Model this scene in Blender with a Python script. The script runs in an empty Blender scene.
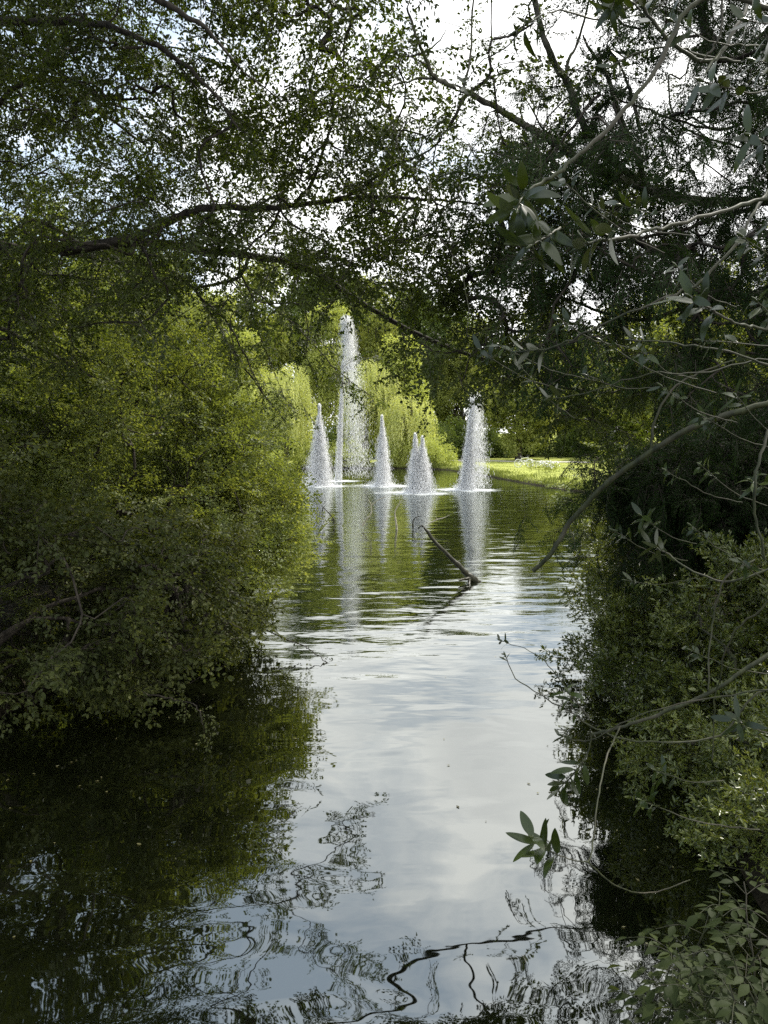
import bpy, math, random
import numpy as np
from mathutils import Vector
PI = math.pi
C = bpy.context.scene.collection
scene = bpy.context.scene
R = np.random.default_rng(7)
H_CAM, PITCH, F = 2.8, math.radians(5.5), 773.0

# ------------------------------------------------------------------ helpers
def at(px, py, Y):
    """world point at depth Y in front of the viewpoint seen at a given bearing"""
    dx, dy = (px-384)/F, -(py-512)/F
    d = np.array([dx, math.cos(PITCH)+dy*math.sin(PITCH), -math.sin(PITCH)+dy*math.cos(PITCH)])
    return np.array([0, 0, H_CAM]) + d*(Y/d[1])

def norm(a):
    return a/np.maximum(np.linalg.norm(a, axis=-1, keepdims=True), 1e-9)

class MB:
    """collects quads (numpy) for one mesh"""
    def __init__(s): s.v=[]; s.f=[]; s.a=[]; s.n=0
    def add(s, v, f, a=None):
        v=np.asarray(v, float).reshape(-1,3); f=np.asarray(f, int).reshape(-1,4)
        if len(v)==0: return
        s.v.append(v); s.f.append(f+s.n); s.n+=len(v)
        s.a.append(np.zeros(len(f)) if a is None else np.broadcast_to(np.asarray(a,float), (len(f),)))
    def build(s, name, mat, parent=None, smooth=False, origin=None, mat2=None):
        v=np.concatenate(s.v); f=np.concatenate(s.f); a=np.concatenate(s.a)
        if origin is not None: v=v-np.asarray(origin)
        me=bpy.data.meshes.new(name)
        tri = f[:,3]<0
        nl = np.where(tri,3,4)
        me.vertices.add(len(v)); me.vertices.foreach_set('co', v.astype(np.float32).ravel())
        fl=f.ravel(); fl=fl[fl>=0] if tri.any() else fl
        me.loops.add(len(fl)); me.loops.foreach_set('vertex_index', fl.astype(np.int32))
        me.polygons.add(len(f))
        st=np.concatenate([[0],np.cumsum(nl)[:-1]])
        me.polygons.foreach_set('loop_start', st.astype(np.int32))
        me.polygons.foreach_set('loop_total', nl.astype(np.int32))
        if smooth: me.polygons.foreach_set('use_smooth', np.ones(len(f),bool))
        at_=me.attributes.new('rnd','FLOAT','FACE'); at_.data.foreach_set('value', a.astype(np.float32))
        me.update(calc_edges=True)
        me.materials.append(mat)
        if mat2 is not None: me.materials.append(mat2); me.polygons.foreach_set('material_index',(a<-.5).astype(np.int32))
        o=bpy.data.objects.new(name, me); C.objects.link(o)
        if parent is not None: o.parent=parent
        return o

def tube_arrays(P, r, k=5):
    P=np.asarray(P,float); n=len(P); r=np.broadcast_to(np.asarray(r,float),(n,))
    T=norm(np.gradient(P,axis=0))
    ref=np.array([0,0,1.0]) if abs(T[0][2])<0.9 else np.array([1.0,0,0])
    U=norm(np.cross(T, ref)); 
    for i in range(1,n):
        u=U[i-1]-T[i]*np.dot(U[i-1],T[i]); U[i]=u/max(np.linalg.norm(u),1e-9)
    V=np.cross(T,U)
    a=np.arange(k)*2*PI/k
    ring=U[:,None,:]*np.cos(a)[None,:,None]+V[:,None,:]*np.sin(a)[None,:,None]
    v=(P[:,None,:]+ring*r[:,None,None]).reshape(-1,3)
    i=np.arange(n-1)[:,None]*k; j=np.arange(k)[None,:]; j2=(j+1)%k
    f=np.stack([i+j,i+j2,i+k+j2,i+k+j],-1).reshape(-1,4)
    return v,f

def smooth_line(pts, n=6, jit=0.0):
    P=np.asarray(pts,float); out=[]
    Q=np.vstack([2*P[0]-P[1],P,2*P[-1]-P[-2]])
    for i in range(1,len(Q)-2):
        for t in np.arange(n)/n:
            out.append(0.5*((2*Q[i])+(-Q[i-1]+Q[i+1])*t+(2*Q[i-1]-5*Q[i]+4*Q[i+1]-Q[i+2])*t*t+(-Q[i-1]+3*Q[i]-3*Q[i+1]+Q[i+2])*t**3))
    out.append(P[-1]); out=np.array(out)
    if jit: out[1:-1]+=R.normal(0,jit,out[1:-1].shape)
    return out

def tag(o, label=None, cat=None, group=None, kind=None):
    if label: o['label']=label
    if cat: o['category']=cat
    if group: o['group']=group
    if kind: o['kind']=kind
    return o
def thing(name, loc, label, cat, group=None):
    o=bpy.data.objects.new(name,None); C.objects.link(o); o.location=Vector([float(x) for x in loc])
    o.empty_display_size=0.3
    return tag(o,label,cat,group)
def dup(root, loc, rotz, scale, label, group=None):
    r=root.copy(); C.objects.link(r); r.location=loc; r.rotation_euler=(0,0,rotz); r.scale=scale
    r['label']=label
    if group: r['group']=group
    for ch in list(root.children):
        c=ch.copy(); C.objects.link(c); c.parent=r
        for g in ch.children:
            d=g.copy(); C.objects.link(d); d.parent=c
    return r

# ------------------------------------------------------------------ materials
def newmat(name):
    m=bpy.data.materials.new(name); m.use_nodes=True; nt=m.node_tree; nt.nodes.clear()
    return m,nt,nt.nodes.new('ShaderNodeOutputMaterial')
def N(nt,t,**kw):
    n=nt.nodes.new(t)
    for k,v in kw.items(): setattr(n,k,v)
    return n
def ramp(nt, cols, src):
    r=N(nt,'ShaderNodeValToRGB'); e=r.color_ramp.elements
    while len(e)<len(cols): e.new(0.5)
    for i,(p,c) in enumerate(cols): e[i].position=p; e[i].color=(*c,1)
    nt.links.new(src,r.inputs[0]); return r.outputs[0]
def math_(nt,op,a,b=None,c=None,clamp=False):
    n=N(nt,'ShaderNodeMath',operation=op); n.use_clamp=clamp
    for i,x in enumerate((a,b,c)):
        if x is None: continue
        if isinstance(x,(int,float)): n.inputs[i].default_value=x
        else: nt.links.new(x,n.inputs[i])
    return n.outputs[0]

def leafmat(name, dark, mid, light, transl=0.3, rough=0.45, spec=0.4, tcol=None, under=None, nscale=0.35):
    m,nt,out=newmat(name); L=nt.links
    a=N(nt,'ShaderNodeAttribute',attribute_name='rnd')
    g=N(nt,'ShaderNodeNewGeometry'); no=N(nt,'ShaderNodeTexNoise'); no.inputs['Scale'].default_value=nscale; no.inputs['Detail'].default_value=2
    L.new(g.outputs['Position'],no.inputs['Vector'])
    v=math_(nt,'ADD',math_(nt,'MULTIPLY',a.outputs['Fac'],0.6),math_(nt,'MULTIPLY',math_(nt,'SUBTRACT',no.outputs['Fac'],0.3),1.0),clamp=True)
    col=ramp(nt,[(0.0,dark),(0.5,mid),(1.0,light)],v)
    if under is not None:
        mx=N(nt,'ShaderNodeMix',data_type='RGBA'); L.new(g.outputs['Backfacing'],mx.inputs[0]); L.new(col,mx.inputs[6]); mx.inputs[7].default_value=(*under,1); col=mx.outputs[2]
    p=N(nt,'ShaderNodeBsdfPrincipled'); L.new(col,p.inputs['Base Color']); p.inputs['Roughness'].default_value=rough; p.inputs['Specular IOR Level'].default_value=spec
    t=N(nt,'ShaderNodeBsdfTranslucent')
    mt=N(nt,'ShaderNodeMix',data_type='RGBA',blend_type='MULTIPLY'); mt.inputs[0].default_value=1; L.new(col,mt.inputs[6])
    tc=tcol or (2.6,2.4,0.8); mt.inputs[7].default_value=(*tc,1)
    L.new(mt.outputs[2],t.inputs['Color'])
    ms=N(nt,'ShaderNodeMixShader'); ms.inputs[0].default_value=transl
    L.new(p.outputs[0],ms.inputs[1]); L.new(t.outputs[0],ms.inputs[2]); L.new(ms.outputs[0],out.inputs[0])
    return m

def barkmat(name, c1, c2, scale=18, rough=0.85, bump=0.01, moss=None):
    m,nt,out=newmat(name); L=nt.links
    g=N(nt,'ShaderNodeNewGeometry'); no=N(nt,'ShaderNodeTexNoise'); no.inputs['Scale'].default_value=scale; no.inputs['Detail'].default_value=5
    mp=N(nt,'ShaderNodeMapping'); mp.inputs['Scale'].default_value=(1,1,0.35); L.new(g.outputs['Position'],mp.inputs[0]); L.new(mp.outputs[0],no.inputs['Vector'])
    col=ramp(nt,[(0.35,c1),(0.65,c2)],no.outputs['Fac'])
    if moss:
        n2=N(nt,'ShaderNodeTexNoise'); n2.inputs['Scale'].default_value=5; n2.inputs['Detail'].default_value=3; L.new(g.outputs['Position'],n2.inputs['Vector'])
        mx=N(nt,'ShaderNodeMix',data_type='RGBA'); L.new(math_(nt,'MULTIPLY',math_(nt,'SUBTRACT',n2.outputs['Fac'],0.45),5,clamp=True),mx.inputs[0]); L.new(col,mx.inputs[6]); mx.inputs[7].default_value=(*moss,1); col=mx.outputs[2]
    p=N(nt,'ShaderNodeBsdfPrincipled'); L.new(col,p.inputs['Base Color']); p.inputs['Roughness'].default_value=rough; p.inputs['Specular IOR Level'].default_value=0.3
    b=N(nt,'ShaderNodeBump'); b.inputs['Distance'].default_value=bump; b.inputs['Strength'].default_value=0.8; L.new(no.outputs['Fac'],b.inputs['Height']); L.new(b.outputs[0],p.inputs['Normal'])
    L.new(p.outputs[0],out.inputs[0]); return m
def plain(name,c,rough=0.5,metal=0):
    m,nt,out=newmat(name)
    no=N(nt,'ShaderNodeTexNoise'); no.inputs['Scale'].default_value=40
    col=ramp(nt,[(0.3,tuple(x*0.8 for x in c)),(0.7,c)],no.outputs['Fac'])
    p=N(nt,'ShaderNodeBsdfPrincipled'); nt.links.new(col,p.inputs['Base Color']); p.inputs['Roughness'].default_value=rough; p.inputs['Metallic'].default_value=metal
    nt.links.new(p.outputs[0],out.inputs[0]); return m

M={}
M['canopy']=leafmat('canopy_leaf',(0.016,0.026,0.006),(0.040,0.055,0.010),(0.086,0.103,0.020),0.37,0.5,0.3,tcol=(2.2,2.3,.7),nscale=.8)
M['bushA']=leafmat('shaded_bush_leaf',(0.018,0.026,0.008),(0.040,0.052,0.014),(0.093,0.104,0.029),0.28,0.55,0.22,nscale=.9)  # shade of the near left bank is put into this darker leaf colour
M['bushB']=leafmat('sunny_bush_leaf',(0.059,0.083,0.025),(0.134,0.169,0.049),(0.271,0.299,0.099),0.35,0.5,0.3,nscale=.6)  # lit counterpart of the shaded leaf, sun brightness put into the colour
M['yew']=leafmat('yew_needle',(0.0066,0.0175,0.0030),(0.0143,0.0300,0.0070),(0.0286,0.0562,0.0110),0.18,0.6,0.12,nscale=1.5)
M['privet']=leafmat('privet_leaf',(0.0289,0.0448,0.0093),(0.0741,0.0968,0.0170),(0.2012,0.2248,0.0612),0.22,0.32,0.6,nscale=1.2)
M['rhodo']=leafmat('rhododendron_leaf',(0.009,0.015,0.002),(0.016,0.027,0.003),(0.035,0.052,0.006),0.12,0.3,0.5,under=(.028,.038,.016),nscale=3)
M['ash']=leafmat('sapling_leaf',(0.013,0.021,0.005),(0.023,0.033,0.009),(0.041,0.055,0.015),0.22,0.6,0.15,nscale=2)
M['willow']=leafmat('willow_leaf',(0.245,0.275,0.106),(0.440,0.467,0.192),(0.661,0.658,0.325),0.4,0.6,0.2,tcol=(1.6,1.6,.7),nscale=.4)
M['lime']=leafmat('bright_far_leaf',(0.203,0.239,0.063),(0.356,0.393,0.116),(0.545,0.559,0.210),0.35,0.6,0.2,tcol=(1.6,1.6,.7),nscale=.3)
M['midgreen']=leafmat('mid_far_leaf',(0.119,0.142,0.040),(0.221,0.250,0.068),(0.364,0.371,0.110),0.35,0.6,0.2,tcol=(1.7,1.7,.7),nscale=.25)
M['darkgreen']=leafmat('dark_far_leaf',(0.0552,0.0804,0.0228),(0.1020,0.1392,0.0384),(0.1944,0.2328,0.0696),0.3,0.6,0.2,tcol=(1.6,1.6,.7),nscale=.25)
M['grass']=leafmat('grass_blade',(0.060,0.079,0.017),(0.136,0.163,0.038),(0.289,0.317,0.093),0.35,0.6,0.2,tcol=(1.5,1.5,.7),nscale=.3)
M['bark']=barkmat('dark_bark',(.018,.015,.011),(.055,.047,.036))
M['lichen']=barkmat('lichen_bark',(.06,.055,.045),(.19,.18,.14),moss=(.07,.085,.025))
M['green_twig']=barkmat('green_stem',(.012,.016,.006),(.042,.048,.018),scale=30,rough=.6,bump=.003,moss=(.05,.045,.03))
M['pale_twig']=barkmat('pale_stem',(.22,.20,.14),(.45,.42,.33),scale=30)
M['wet']=barkmat('wet_wood',(.012,.011,.006),(.05,.048,.025),rough=.4)
M['far_bark']=barkmat('far_bark',(.03,.025,.02),(.09,.08,.06),scale=3)

# ------------------------------------------------------------------ world, sun
SUN_EL, SUN_AZ = math.radians(54), math.radians(48)   # azimuth clockwise from +Y
sdir=Vector((math.sin(SUN_AZ)*math.cos(SUN_EL), math.cos(SUN_AZ)*math.cos(SUN_EL), math.sin(SUN_EL)))
w=bpy.data.worlds.new("World"); scene.world=w; w.use_nodes=True; nt=w.node_tree; L=nt.links
bg=nt.nodes['Background']; bg.inputs['Strength'].default_value=0.1
sky=N(nt,'ShaderNodeTexSky',sky_type='NISHITA'); sky.sun_disc=False; sky.sun_elevation=SUN_EL; sky.sun_rotation=SUN_AZ; sky.air_density=1; sky.dust_density=1.5; sky.ozone_density=1
tc=N(nt,'ShaderNodeTexCoord'); sp=N(nt,'ShaderNodeSeparateXYZ'); L.new(tc.outputs['Generated'],sp.inputs[0])
zz=math_(nt,'ADD',math_(nt,'MAXIMUM',sp.outputs[2],0.0),0.22)
cb=N(nt,'ShaderNodeCombineXYZ'); L.new(math_(nt,'DIVIDE',sp.outputs[0],zz),cb.inputs[0]); L.new(math_(nt,'DIVIDE',sp.outputs[1],zz),cb.inputs[1]); cb.inputs[2].default_value=3.7
n1=N(nt,'ShaderNodeTexNoise'); n1.inputs['Scale'].default_value=1.6; n1.inputs['Detail'].default_value=9; n1.inputs['Roughness'].default_value=.58; n1.inputs['Distortion'].default_value=.3; L.new(cb.outputs[0],n1.inputs['Vector'])
n2=N(nt,'ShaderNodeTexNoise'); n2.inputs['Scale'].default_value=2.6; n2.inputs['Detail'].default_value=6; L.new(cb.outputs[0],n2.inputs['Vector'])
# a clearer gap in the cloud to the left of the view, thick cloud ahead and right
gap=math_(nt,'MULTIPLY',math_(nt,'ADD',sp.outputs[0],0.09),0.42)
cov=math_(nt,'MULTIPLY',math_(nt,'SUBTRACT',math_(nt,'ADD',n1.outputs['Fac'],gap),0.40),5.5,clamp=True)
ccol=ramp(nt,[(0.34,(17.5,17.7,17.8)),(0.60,(23,23,22.6))],n2.outputs['Fac'])
skyc=N(nt,'ShaderNodeMix',data_type='RGBA'); skyc.inputs[0].default_value=0.85; L.new(sky.outputs[0],skyc.inputs[6]); skyc.inputs[7].default_value=(9.6,11.5,13.9,1)
mx=N(nt,'ShaderNodeMix',data_type='RGBA'); L.new(cov,mx.inputs[0]); L.new(skyc.outputs[2],mx.inputs[6]); L.new(ccol,mx.inputs[7]); L.new(mx.outputs[2],bg.inputs['Color'])
sl=bpy.data.lights.new('sun','SUN'); sl.energy=5.0; sl.angle=math.radians(.5); sl.color=(1,.95,.86)
so=bpy.data.objects.new('sun',sl); C.objects.link(so); so.rotation_euler=(-sdir).to_track_quat('-Z','Y').to_euler()
cam=bpy.data.cameras.new('camera'); co=bpy.data.objects.new('camera',cam); C.objects.link(co)
co.location=(0,0,H_CAM); co.rotation_euler=(PI/2-PITCH,0,0)
cam.sensor_fit='VERTICAL'; cam.sensor_height=36; cam.lens=F/1024*36; cam.clip_end=2000; cam.clip_start=.05
scene.camera=co
scene.view_settings.view_transform='Standard'; scene.view_settings.look='None'; scene.view_settings.exposure=0
scene.cycles.max_bounces=6; scene.cycles.transparent_max_bounces=32; scene.cycles.diffuse_bounces=3; scene.cycles.glossy_bounces=3; scene.cycles.transmission_bounces=3
scene.cycles.sample_clamp_indirect=6; scene.cycles.use_denoising=False; scene.cycles.denoiser='OPENIMAGEDENOISE'; scene.cycles.denoising_prefilter='ACCURATE'

# ------------------------------------------------------------------ ground, water, path
shore=np.array([(-4.8,-6),(-4.7,2),(-4.4,6),(-3.5,9),(-3.1,12),(-4.5,15),(-8,20),(-13,28),(-20,40),(-24,52),(-20,63),(-12,69),(-4,71),(3,70),(5.5,67),(6.8,61),(7.6,55),(8.6,48),(9.6,42),(11,36),(12,29),(10,22),(6.5,16),(4.4,12),(3.2,9),(2.6,6),(2.2,3.5),(2.2,-6)],float)
def sdist(X,Y):
    P=np.stack([X,Y],-1); d=np.full(X.shape,1e9); ins=np.zeros(X.shape,bool)
    n=len(shore)
    for i in range(n):
        a,b=shore[i],shore[(i+1)%n]; ab=b-a
        t=np.clip(((P-a)@ab)/(ab@ab),0,1); d=np.minimum(d,np.linalg.norm(P-(a+t[...,None]*ab),axis=-1))
        c=((a[1]>Y)!=(b[1]>Y)); xi=(b[0]-a[0])*(Y-a[1])/(b[1]-a[1]+1e-12)+a[0]; ins^=(c&(X<xi))
    return np.where(ins,-d,d)
def gz(X,Y):
    s=sdist(X,Y)
    bank=0.28*np.clip((s+.15)/.8,0,1)
    near=np.clip(1-(Y-2)/9,0,1)
    far=np.clip(s-1,0,60)
    z=bank+far*0.011+near*np.clip(s*.55,0,1.0)+0.04*np.sin(X*1.3)*np.sin(Y*.9)*np.clip(s,0,1)
    z=z+np.clip(np.hypot(X,Y-45)-140,0,600)*0.01
    return np.where(s<0,np.maximum(-0.9,s*.5),z)
def axis(a,b,st,ext):
    c=list(np.arange(a,b+1e-6,st)); x=st
    lo,hi=a,b; L_,H_=[],[]
    while lo>-ext:
        x*=1.25; lo-=x; L_.append(lo); H_.append(b+(a-lo))
    return np.array(L_[::-1]+c+H_)
xs=axis(-32,32,.5,700); ys=axis(-8,100,.5,700)
X,Y=np.meshgrid(xs,ys,indexing='ij'); Z=gz(X,Y)
g=MB(); nx,ny=X.shape
i,j=np.meshgrid(np.arange(nx-1),np.arange(ny-1),indexing='ij')
g.add(np.stack([X,Y,Z],-1),np.stack([i*ny+j,(i+1)*ny+j,(i+1)*ny+j+1,i*ny+j+1],-1))
m,nt,out=newmat('ground'); L=nt.links
ge=N(nt,'ShaderNodeNewGeometry'); sx=N(nt,'ShaderNodeSeparateXYZ'); L.new(ge.outputs['Position'],sx.inputs[0])
na=N(nt,'ShaderNodeTexNoise'); na.inputs['Scale'].default_value=.25; na.inputs['Detail'].default_value=6; L.new(ge.outputs['Position'],na.inputs['Vector'])
nb=N(nt,'ShaderNodeTexNoise'); nb.inputs['Scale'].default_value=9; nb.inputs['Detail'].default_value=6; L.new(ge.outputs['Position'],nb.inputs['Vector'])
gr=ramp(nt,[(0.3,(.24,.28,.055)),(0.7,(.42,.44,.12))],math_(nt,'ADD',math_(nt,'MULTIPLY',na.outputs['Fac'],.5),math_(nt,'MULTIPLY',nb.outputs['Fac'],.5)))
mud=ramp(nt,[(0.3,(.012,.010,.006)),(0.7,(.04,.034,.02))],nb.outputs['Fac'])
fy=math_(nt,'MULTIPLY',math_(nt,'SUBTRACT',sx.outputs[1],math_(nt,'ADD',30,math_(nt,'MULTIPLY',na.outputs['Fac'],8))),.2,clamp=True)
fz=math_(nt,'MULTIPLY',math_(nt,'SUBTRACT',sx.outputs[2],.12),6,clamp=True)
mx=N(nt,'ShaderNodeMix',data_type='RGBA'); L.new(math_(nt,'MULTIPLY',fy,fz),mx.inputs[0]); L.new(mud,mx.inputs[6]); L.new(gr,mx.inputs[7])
p=N(nt,'ShaderNodeBsdfPrincipled'); p.inputs['Roughness'].default_value=.95; p.inputs['Specular IOR Level'].default_value=.1; L.new(mx.outputs[2],p.inputs['Base Color'])
b=N(nt,'ShaderNodeBump'); b.inputs['Distance'].default_value=.08; L.new(nb.outputs['Fac'],b.inputs['Height']); L.new(b.outputs[0],p.inputs['Normal']); L.new(p.outputs[0],out.inputs[0])
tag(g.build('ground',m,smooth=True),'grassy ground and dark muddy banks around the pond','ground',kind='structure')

# gravel path across the far lawn
pc=smooth_line([(4,77),(10,75.5),(17,73.5),(24,70),(32,62),(40,50)],8) if False else None
pts=smooth_line([(5,82,0),(11,79,0),(17,75.5,0),(24,71,0),(32,63,0),(42,50,0)],8)
tg=norm(np.gradient(pts,axis=0)); nn=np.stack([-tg[:,1],tg[:,0],tg[:,0]*0],-1)
g=MB(); rows=[]
for k in np.linspace(-1.3,1.3,6):
    q=pts+nn*k; q[:,2]=gz(q[:,0],q[:,1])+.03; rows.append(q)
V=np.stack(rows,1); n_,k_=V.shape[:2]; i,j=np.meshgrid(np.arange(n_-1),np.arange(k_-1),indexing='ij')
g.add(V,np.stack([i*k_+j,i*k_+j+1,(i+1)*k_+j+1,(i+1)*k_+j],-1))
tag(g.build('path',plain('gravel',(.50,.47,.40),.9)),'pale gravel path crossing the lawn behind the pond','path',kind='structure')

# water
m,nt,out=newmat('water'); L=nt.links
ge=N(nt,'ShaderNodeNewGeometry'); P_=ge.outputs['Position']; sx=N(nt,'ShaderNodeSeparateXYZ'); L.new(P_,sx.inputs[0]); wx,wy=sx.outputs[0],sx.outputs[1]
def noise(scale,detail,vec,rough=.5,dist=0):
    n=N(nt,'ShaderNodeTexNoise'); n.inputs['Scale'].default_value=scale; n.inputs['Detail'].default_value=detail; n.inputs['Roughness'].default_value=rough; n.inputs['Distortion'].default_value=dist; L.new(vec,n.inputs['Vector']); return n.outputs['Fac']
def stretch(a,b_):
    mp=N(nt,'ShaderNodeMapping'); mp.inputs['Scale'].default_value=(a,b_,1); L.new(P_,mp.inputs[0]); return mp.outputs[0]
def ringdist(cx,cy):
    dx=math_(nt,'SUBTRACT',wx,cx); dy=math_(nt,'SUBTRACT',wy,cy)
    return math_(nt,'SQRT',math_(nt,'ADD',math_(nt,'MULTIPLY',dx,dx),math_(nt,'MULTIPLY',dy,dy)))
warp=noise(.35,2,P_)
def rings(cx,cy,lam,wa):
    d=ringdist(cx,cy); return math_(nt,'SINE',math_(nt,'ADD',math_(nt,'MULTIPLY',d,2*PI/lam),math_(nt,'MULTIPLY',warp,wa)))
r1=rings(1.5,44,.62,9); r2=rings(-3.2,46,.47,7); r3=rings(4.4,42,.85,8)
patch=math_(nt,'MULTIPLY',math_(nt,'SUBTRACT',noise(.28,2,stretch(.6,1.6)),.38),3.2,clamp=True)
mask_mid=math_(nt,'MULTIPLY',math_(nt,'MULTIPLY',math_(nt,'SUBTRACT',wy,6.5),.22,clamp=True),1)
big=noise(1.0,2,stretch(.75,1.1),.4,.4)
med=noise(2.6,2,stretch(.55,1.3),.5,.3)
fine=noise(7,3,stretch(.4,1.3),.55)
h=math_(nt,'MULTIPLY',big,.022)
h=math_(nt,'ADD',h,math_(nt,'MULTIPLY',math_(nt,'MULTIPLY',med,.007),math_(nt,'ADD',math_(nt,'MULTIPLY',mask_mid,.8),.22)))
rr=math_(nt,'ADD',math_(nt,'ADD',math_(nt,'MULTIPLY',r1,.0009),math_(nt,'MULTIPLY',r2,.0004)),math_(nt,'MULTIPLY',r3,.0010))
h=math_(nt,'ADD',h,math_(nt,'MULTIPLY',math_(nt,'MULTIPLY',rr,mask_mid),math_(nt,'ADD',patch,.35)))
h=math_(nt,'ADD',h,math_(nt,'MULTIPLY',math_(nt,'MULTIPLY',fine,.0018),mask_mid))
bp=N(nt,'ShaderNodeBump'); bp.inputs['Distance'].default_value=1; bp.inputs['Strength'].default_value=1; L.new(h,bp.inputs['Height'])
fr=N(nt,'ShaderNodeFresnel'); fr.inputs['IOR'].default_value=1.33; L.new(bp.outputs[0],fr.inputs['Normal'])
fac=math_(nt,'ADD',math_(nt,'MULTIPLY',fr.outputs[0],.76),.225,clamp=True)
di=N(nt,'ShaderNodeBsdfDiffuse'); di.inputs['Color'].default_value=(.004,.005,.0018,1)
gl=N(nt,'ShaderNodeBsdfGlossy'); gl.inputs['Roughness'].default_value=.015; gl.inputs['Color'].default_value=(.97,1,.97,1); L.new(bp.outputs[0],gl.inputs['Normal'])
ms=N(nt,'ShaderNodeMixShader'); L.new(fac,ms.inputs[0]); L.new(di.outputs[0],ms.inputs[1]); L.new(gl.outputs[0],ms.inputs[2]); L.new(ms.outputs[0],out.inputs[0])
g=MB(); g.add([(-60,-8,0),(60,-8,0),(60,90,0),(-60,90,0)],[(0,1,2,3)])
tag(g.build('water',m),'dark green pond water with ripples','water',kind='structure')

# ------------------------------------------------------------------ leaves and twigs
def leaf_arrays(pos,d,n,L_,W,fold=.12,curl=.12,k=6):
    pos,d,n=map(lambda a:np.asarray(a,float),(pos,d,n)); L_=np.asarray(L_)[:,None]; W=np.asarray(W)[:,None]
    d=norm(d); n=norm(n-d*np.sum(n*d,-1,keepdims=True)); s=np.cross(n,d)
    if k==4:
        V=np.stack([pos,pos+d*L_*.5+s*W*.5,pos+d*L_,pos+d*L_*.5-s*W*.5],1); f=np.array([[0,1,2,3]])
    else:
        V=np.stack([pos,pos+d*L_*.3+s*W*.5+n*W*fold,pos+d*L_*.72+s*W*.38+n*W*fold-n*L_*curl*.4,pos+d*L_-n*L_*curl,
                    pos+d*L_*.72-s*W*.38+n*W*fold-n*L_*curl*.4,pos+d*L_*.3-s*W*.5+n*W*fold],1)
        f=np.array([[0,1,2,3],[0,3,4,5]])
    return V,f

class Twig: pass
def make_twig(seed,L_=.45,nside=6,side=.22,leaf=.045,width=.5,gap=.03,ang=50,jit=.35,droop=.15,stem_r=.0025,leafdown=.1,whorl=False,k=6,flat=True,terminal=3):
    r=np.random.default_rng(seed); pos=[];D=[];Nn=[];S=[]; stems=[]
    def ax(p0,d0,ln,dr,n=6):
        p=[np.array(p0)]; d=np.array(d0,float)
        for i in range(n):
            d=norm(d+np.array([0,0,-dr/n])+r.normal(0,.08,3)); p.append(p[-1]+d*ln/n)
        return np.array(p)
    def leaves(P,start=.15):
        seg=np.linalg.norm(np.diff(P,axis=0),axis=1); tot=seg.sum(); cum=np.concatenate([[0],np.cumsum(seg)])
        s=tot*start; sg=1
        while s<tot:
            i=min(np.searchsorted(cum,s)-1,len(P)-2); i=max(i,0); t=(s-cum[i])/seg[i]; q=P[i]*(1-t)+P[i+1]*t; d=norm(P[i+1]-P[i])
            up=np.array([0,0,1.0]); sd=norm(np.cross(up,d)); 
            phi=math.radians(ang+r.normal(0,12)); e=d*math.cos(phi)+sg*sd*math.sin(phi)
            if not flat:
                th=r.uniform(0,2*PI); e=d*math.cos(phi)+(sd*math.cos(th)+np.cross(d,sd)*math.sin(th))*math.sin(phi)
            e=e+np.array([0,0,-leafdown])+r.normal(0,.12,3)
            pos.append(q); D.append(e); Nn.append(up+r.normal(0,jit,3)); S.append(leaf*r.uniform(.65,1.15)*(1-.25*s/tot)); sg=-sg; s+=gap*r.uniform(.7,1.3)
        for q in range(terminal):
            d=norm(P[-1]-P[-2]); pos.append(P[-1]); D.append(d+r.normal(0,.45,3)); Nn.append(np.array([0,0,1])+r.normal(0,jit,3)); S.append(leaf*r.uniform(.6,1))
    A=ax((0,0,0),(1,0,0),L_,droop); stems.append((A,stem_r)); leaves(A,.45 if nside else .1)
    sg=1
    for q in range(nside):
        t=.1+.8*q/max(nside,1); i=int(t*6); base=A[i]+(A[min(i+1,6)]-A[i])*(t*6-i)
        d=norm(A[min(i+1,6)]-A[i]); ph=math.radians(r.uniform(35,60)); sd=np.array([-d[1],d[0],0]); sd=norm(sd)
        e=d*math.cos(ph)+sg*sd*math.sin(ph)+np.array([0,0,r.uniform(-.1,.25)])
        if not flat: e=e+r.normal(0,.3,3)
        B=ax(base,norm(e),side*(1-.5*t)*r.uniform(.7,1.2),droop,4); stems.append((B,stem_r*.6)); leaves(B,.12); sg=-sg
    t=Twig(); S=np.array(S)
    V,f=leaf_arrays(pos,D,Nn,S,S*width,k=k); t.V=V; t.f=f; t.n=len(V)
    sv=MB()
    for P,rr_ in stems:
        a,b_=tube_arrays(P,np.linspace(rr_,rr_*.4,len(P)),3); sv.add(a,b_)
    t.sv=np.concatenate(sv.v); t.sf=np.concatenate(sv.f); return t

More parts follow.
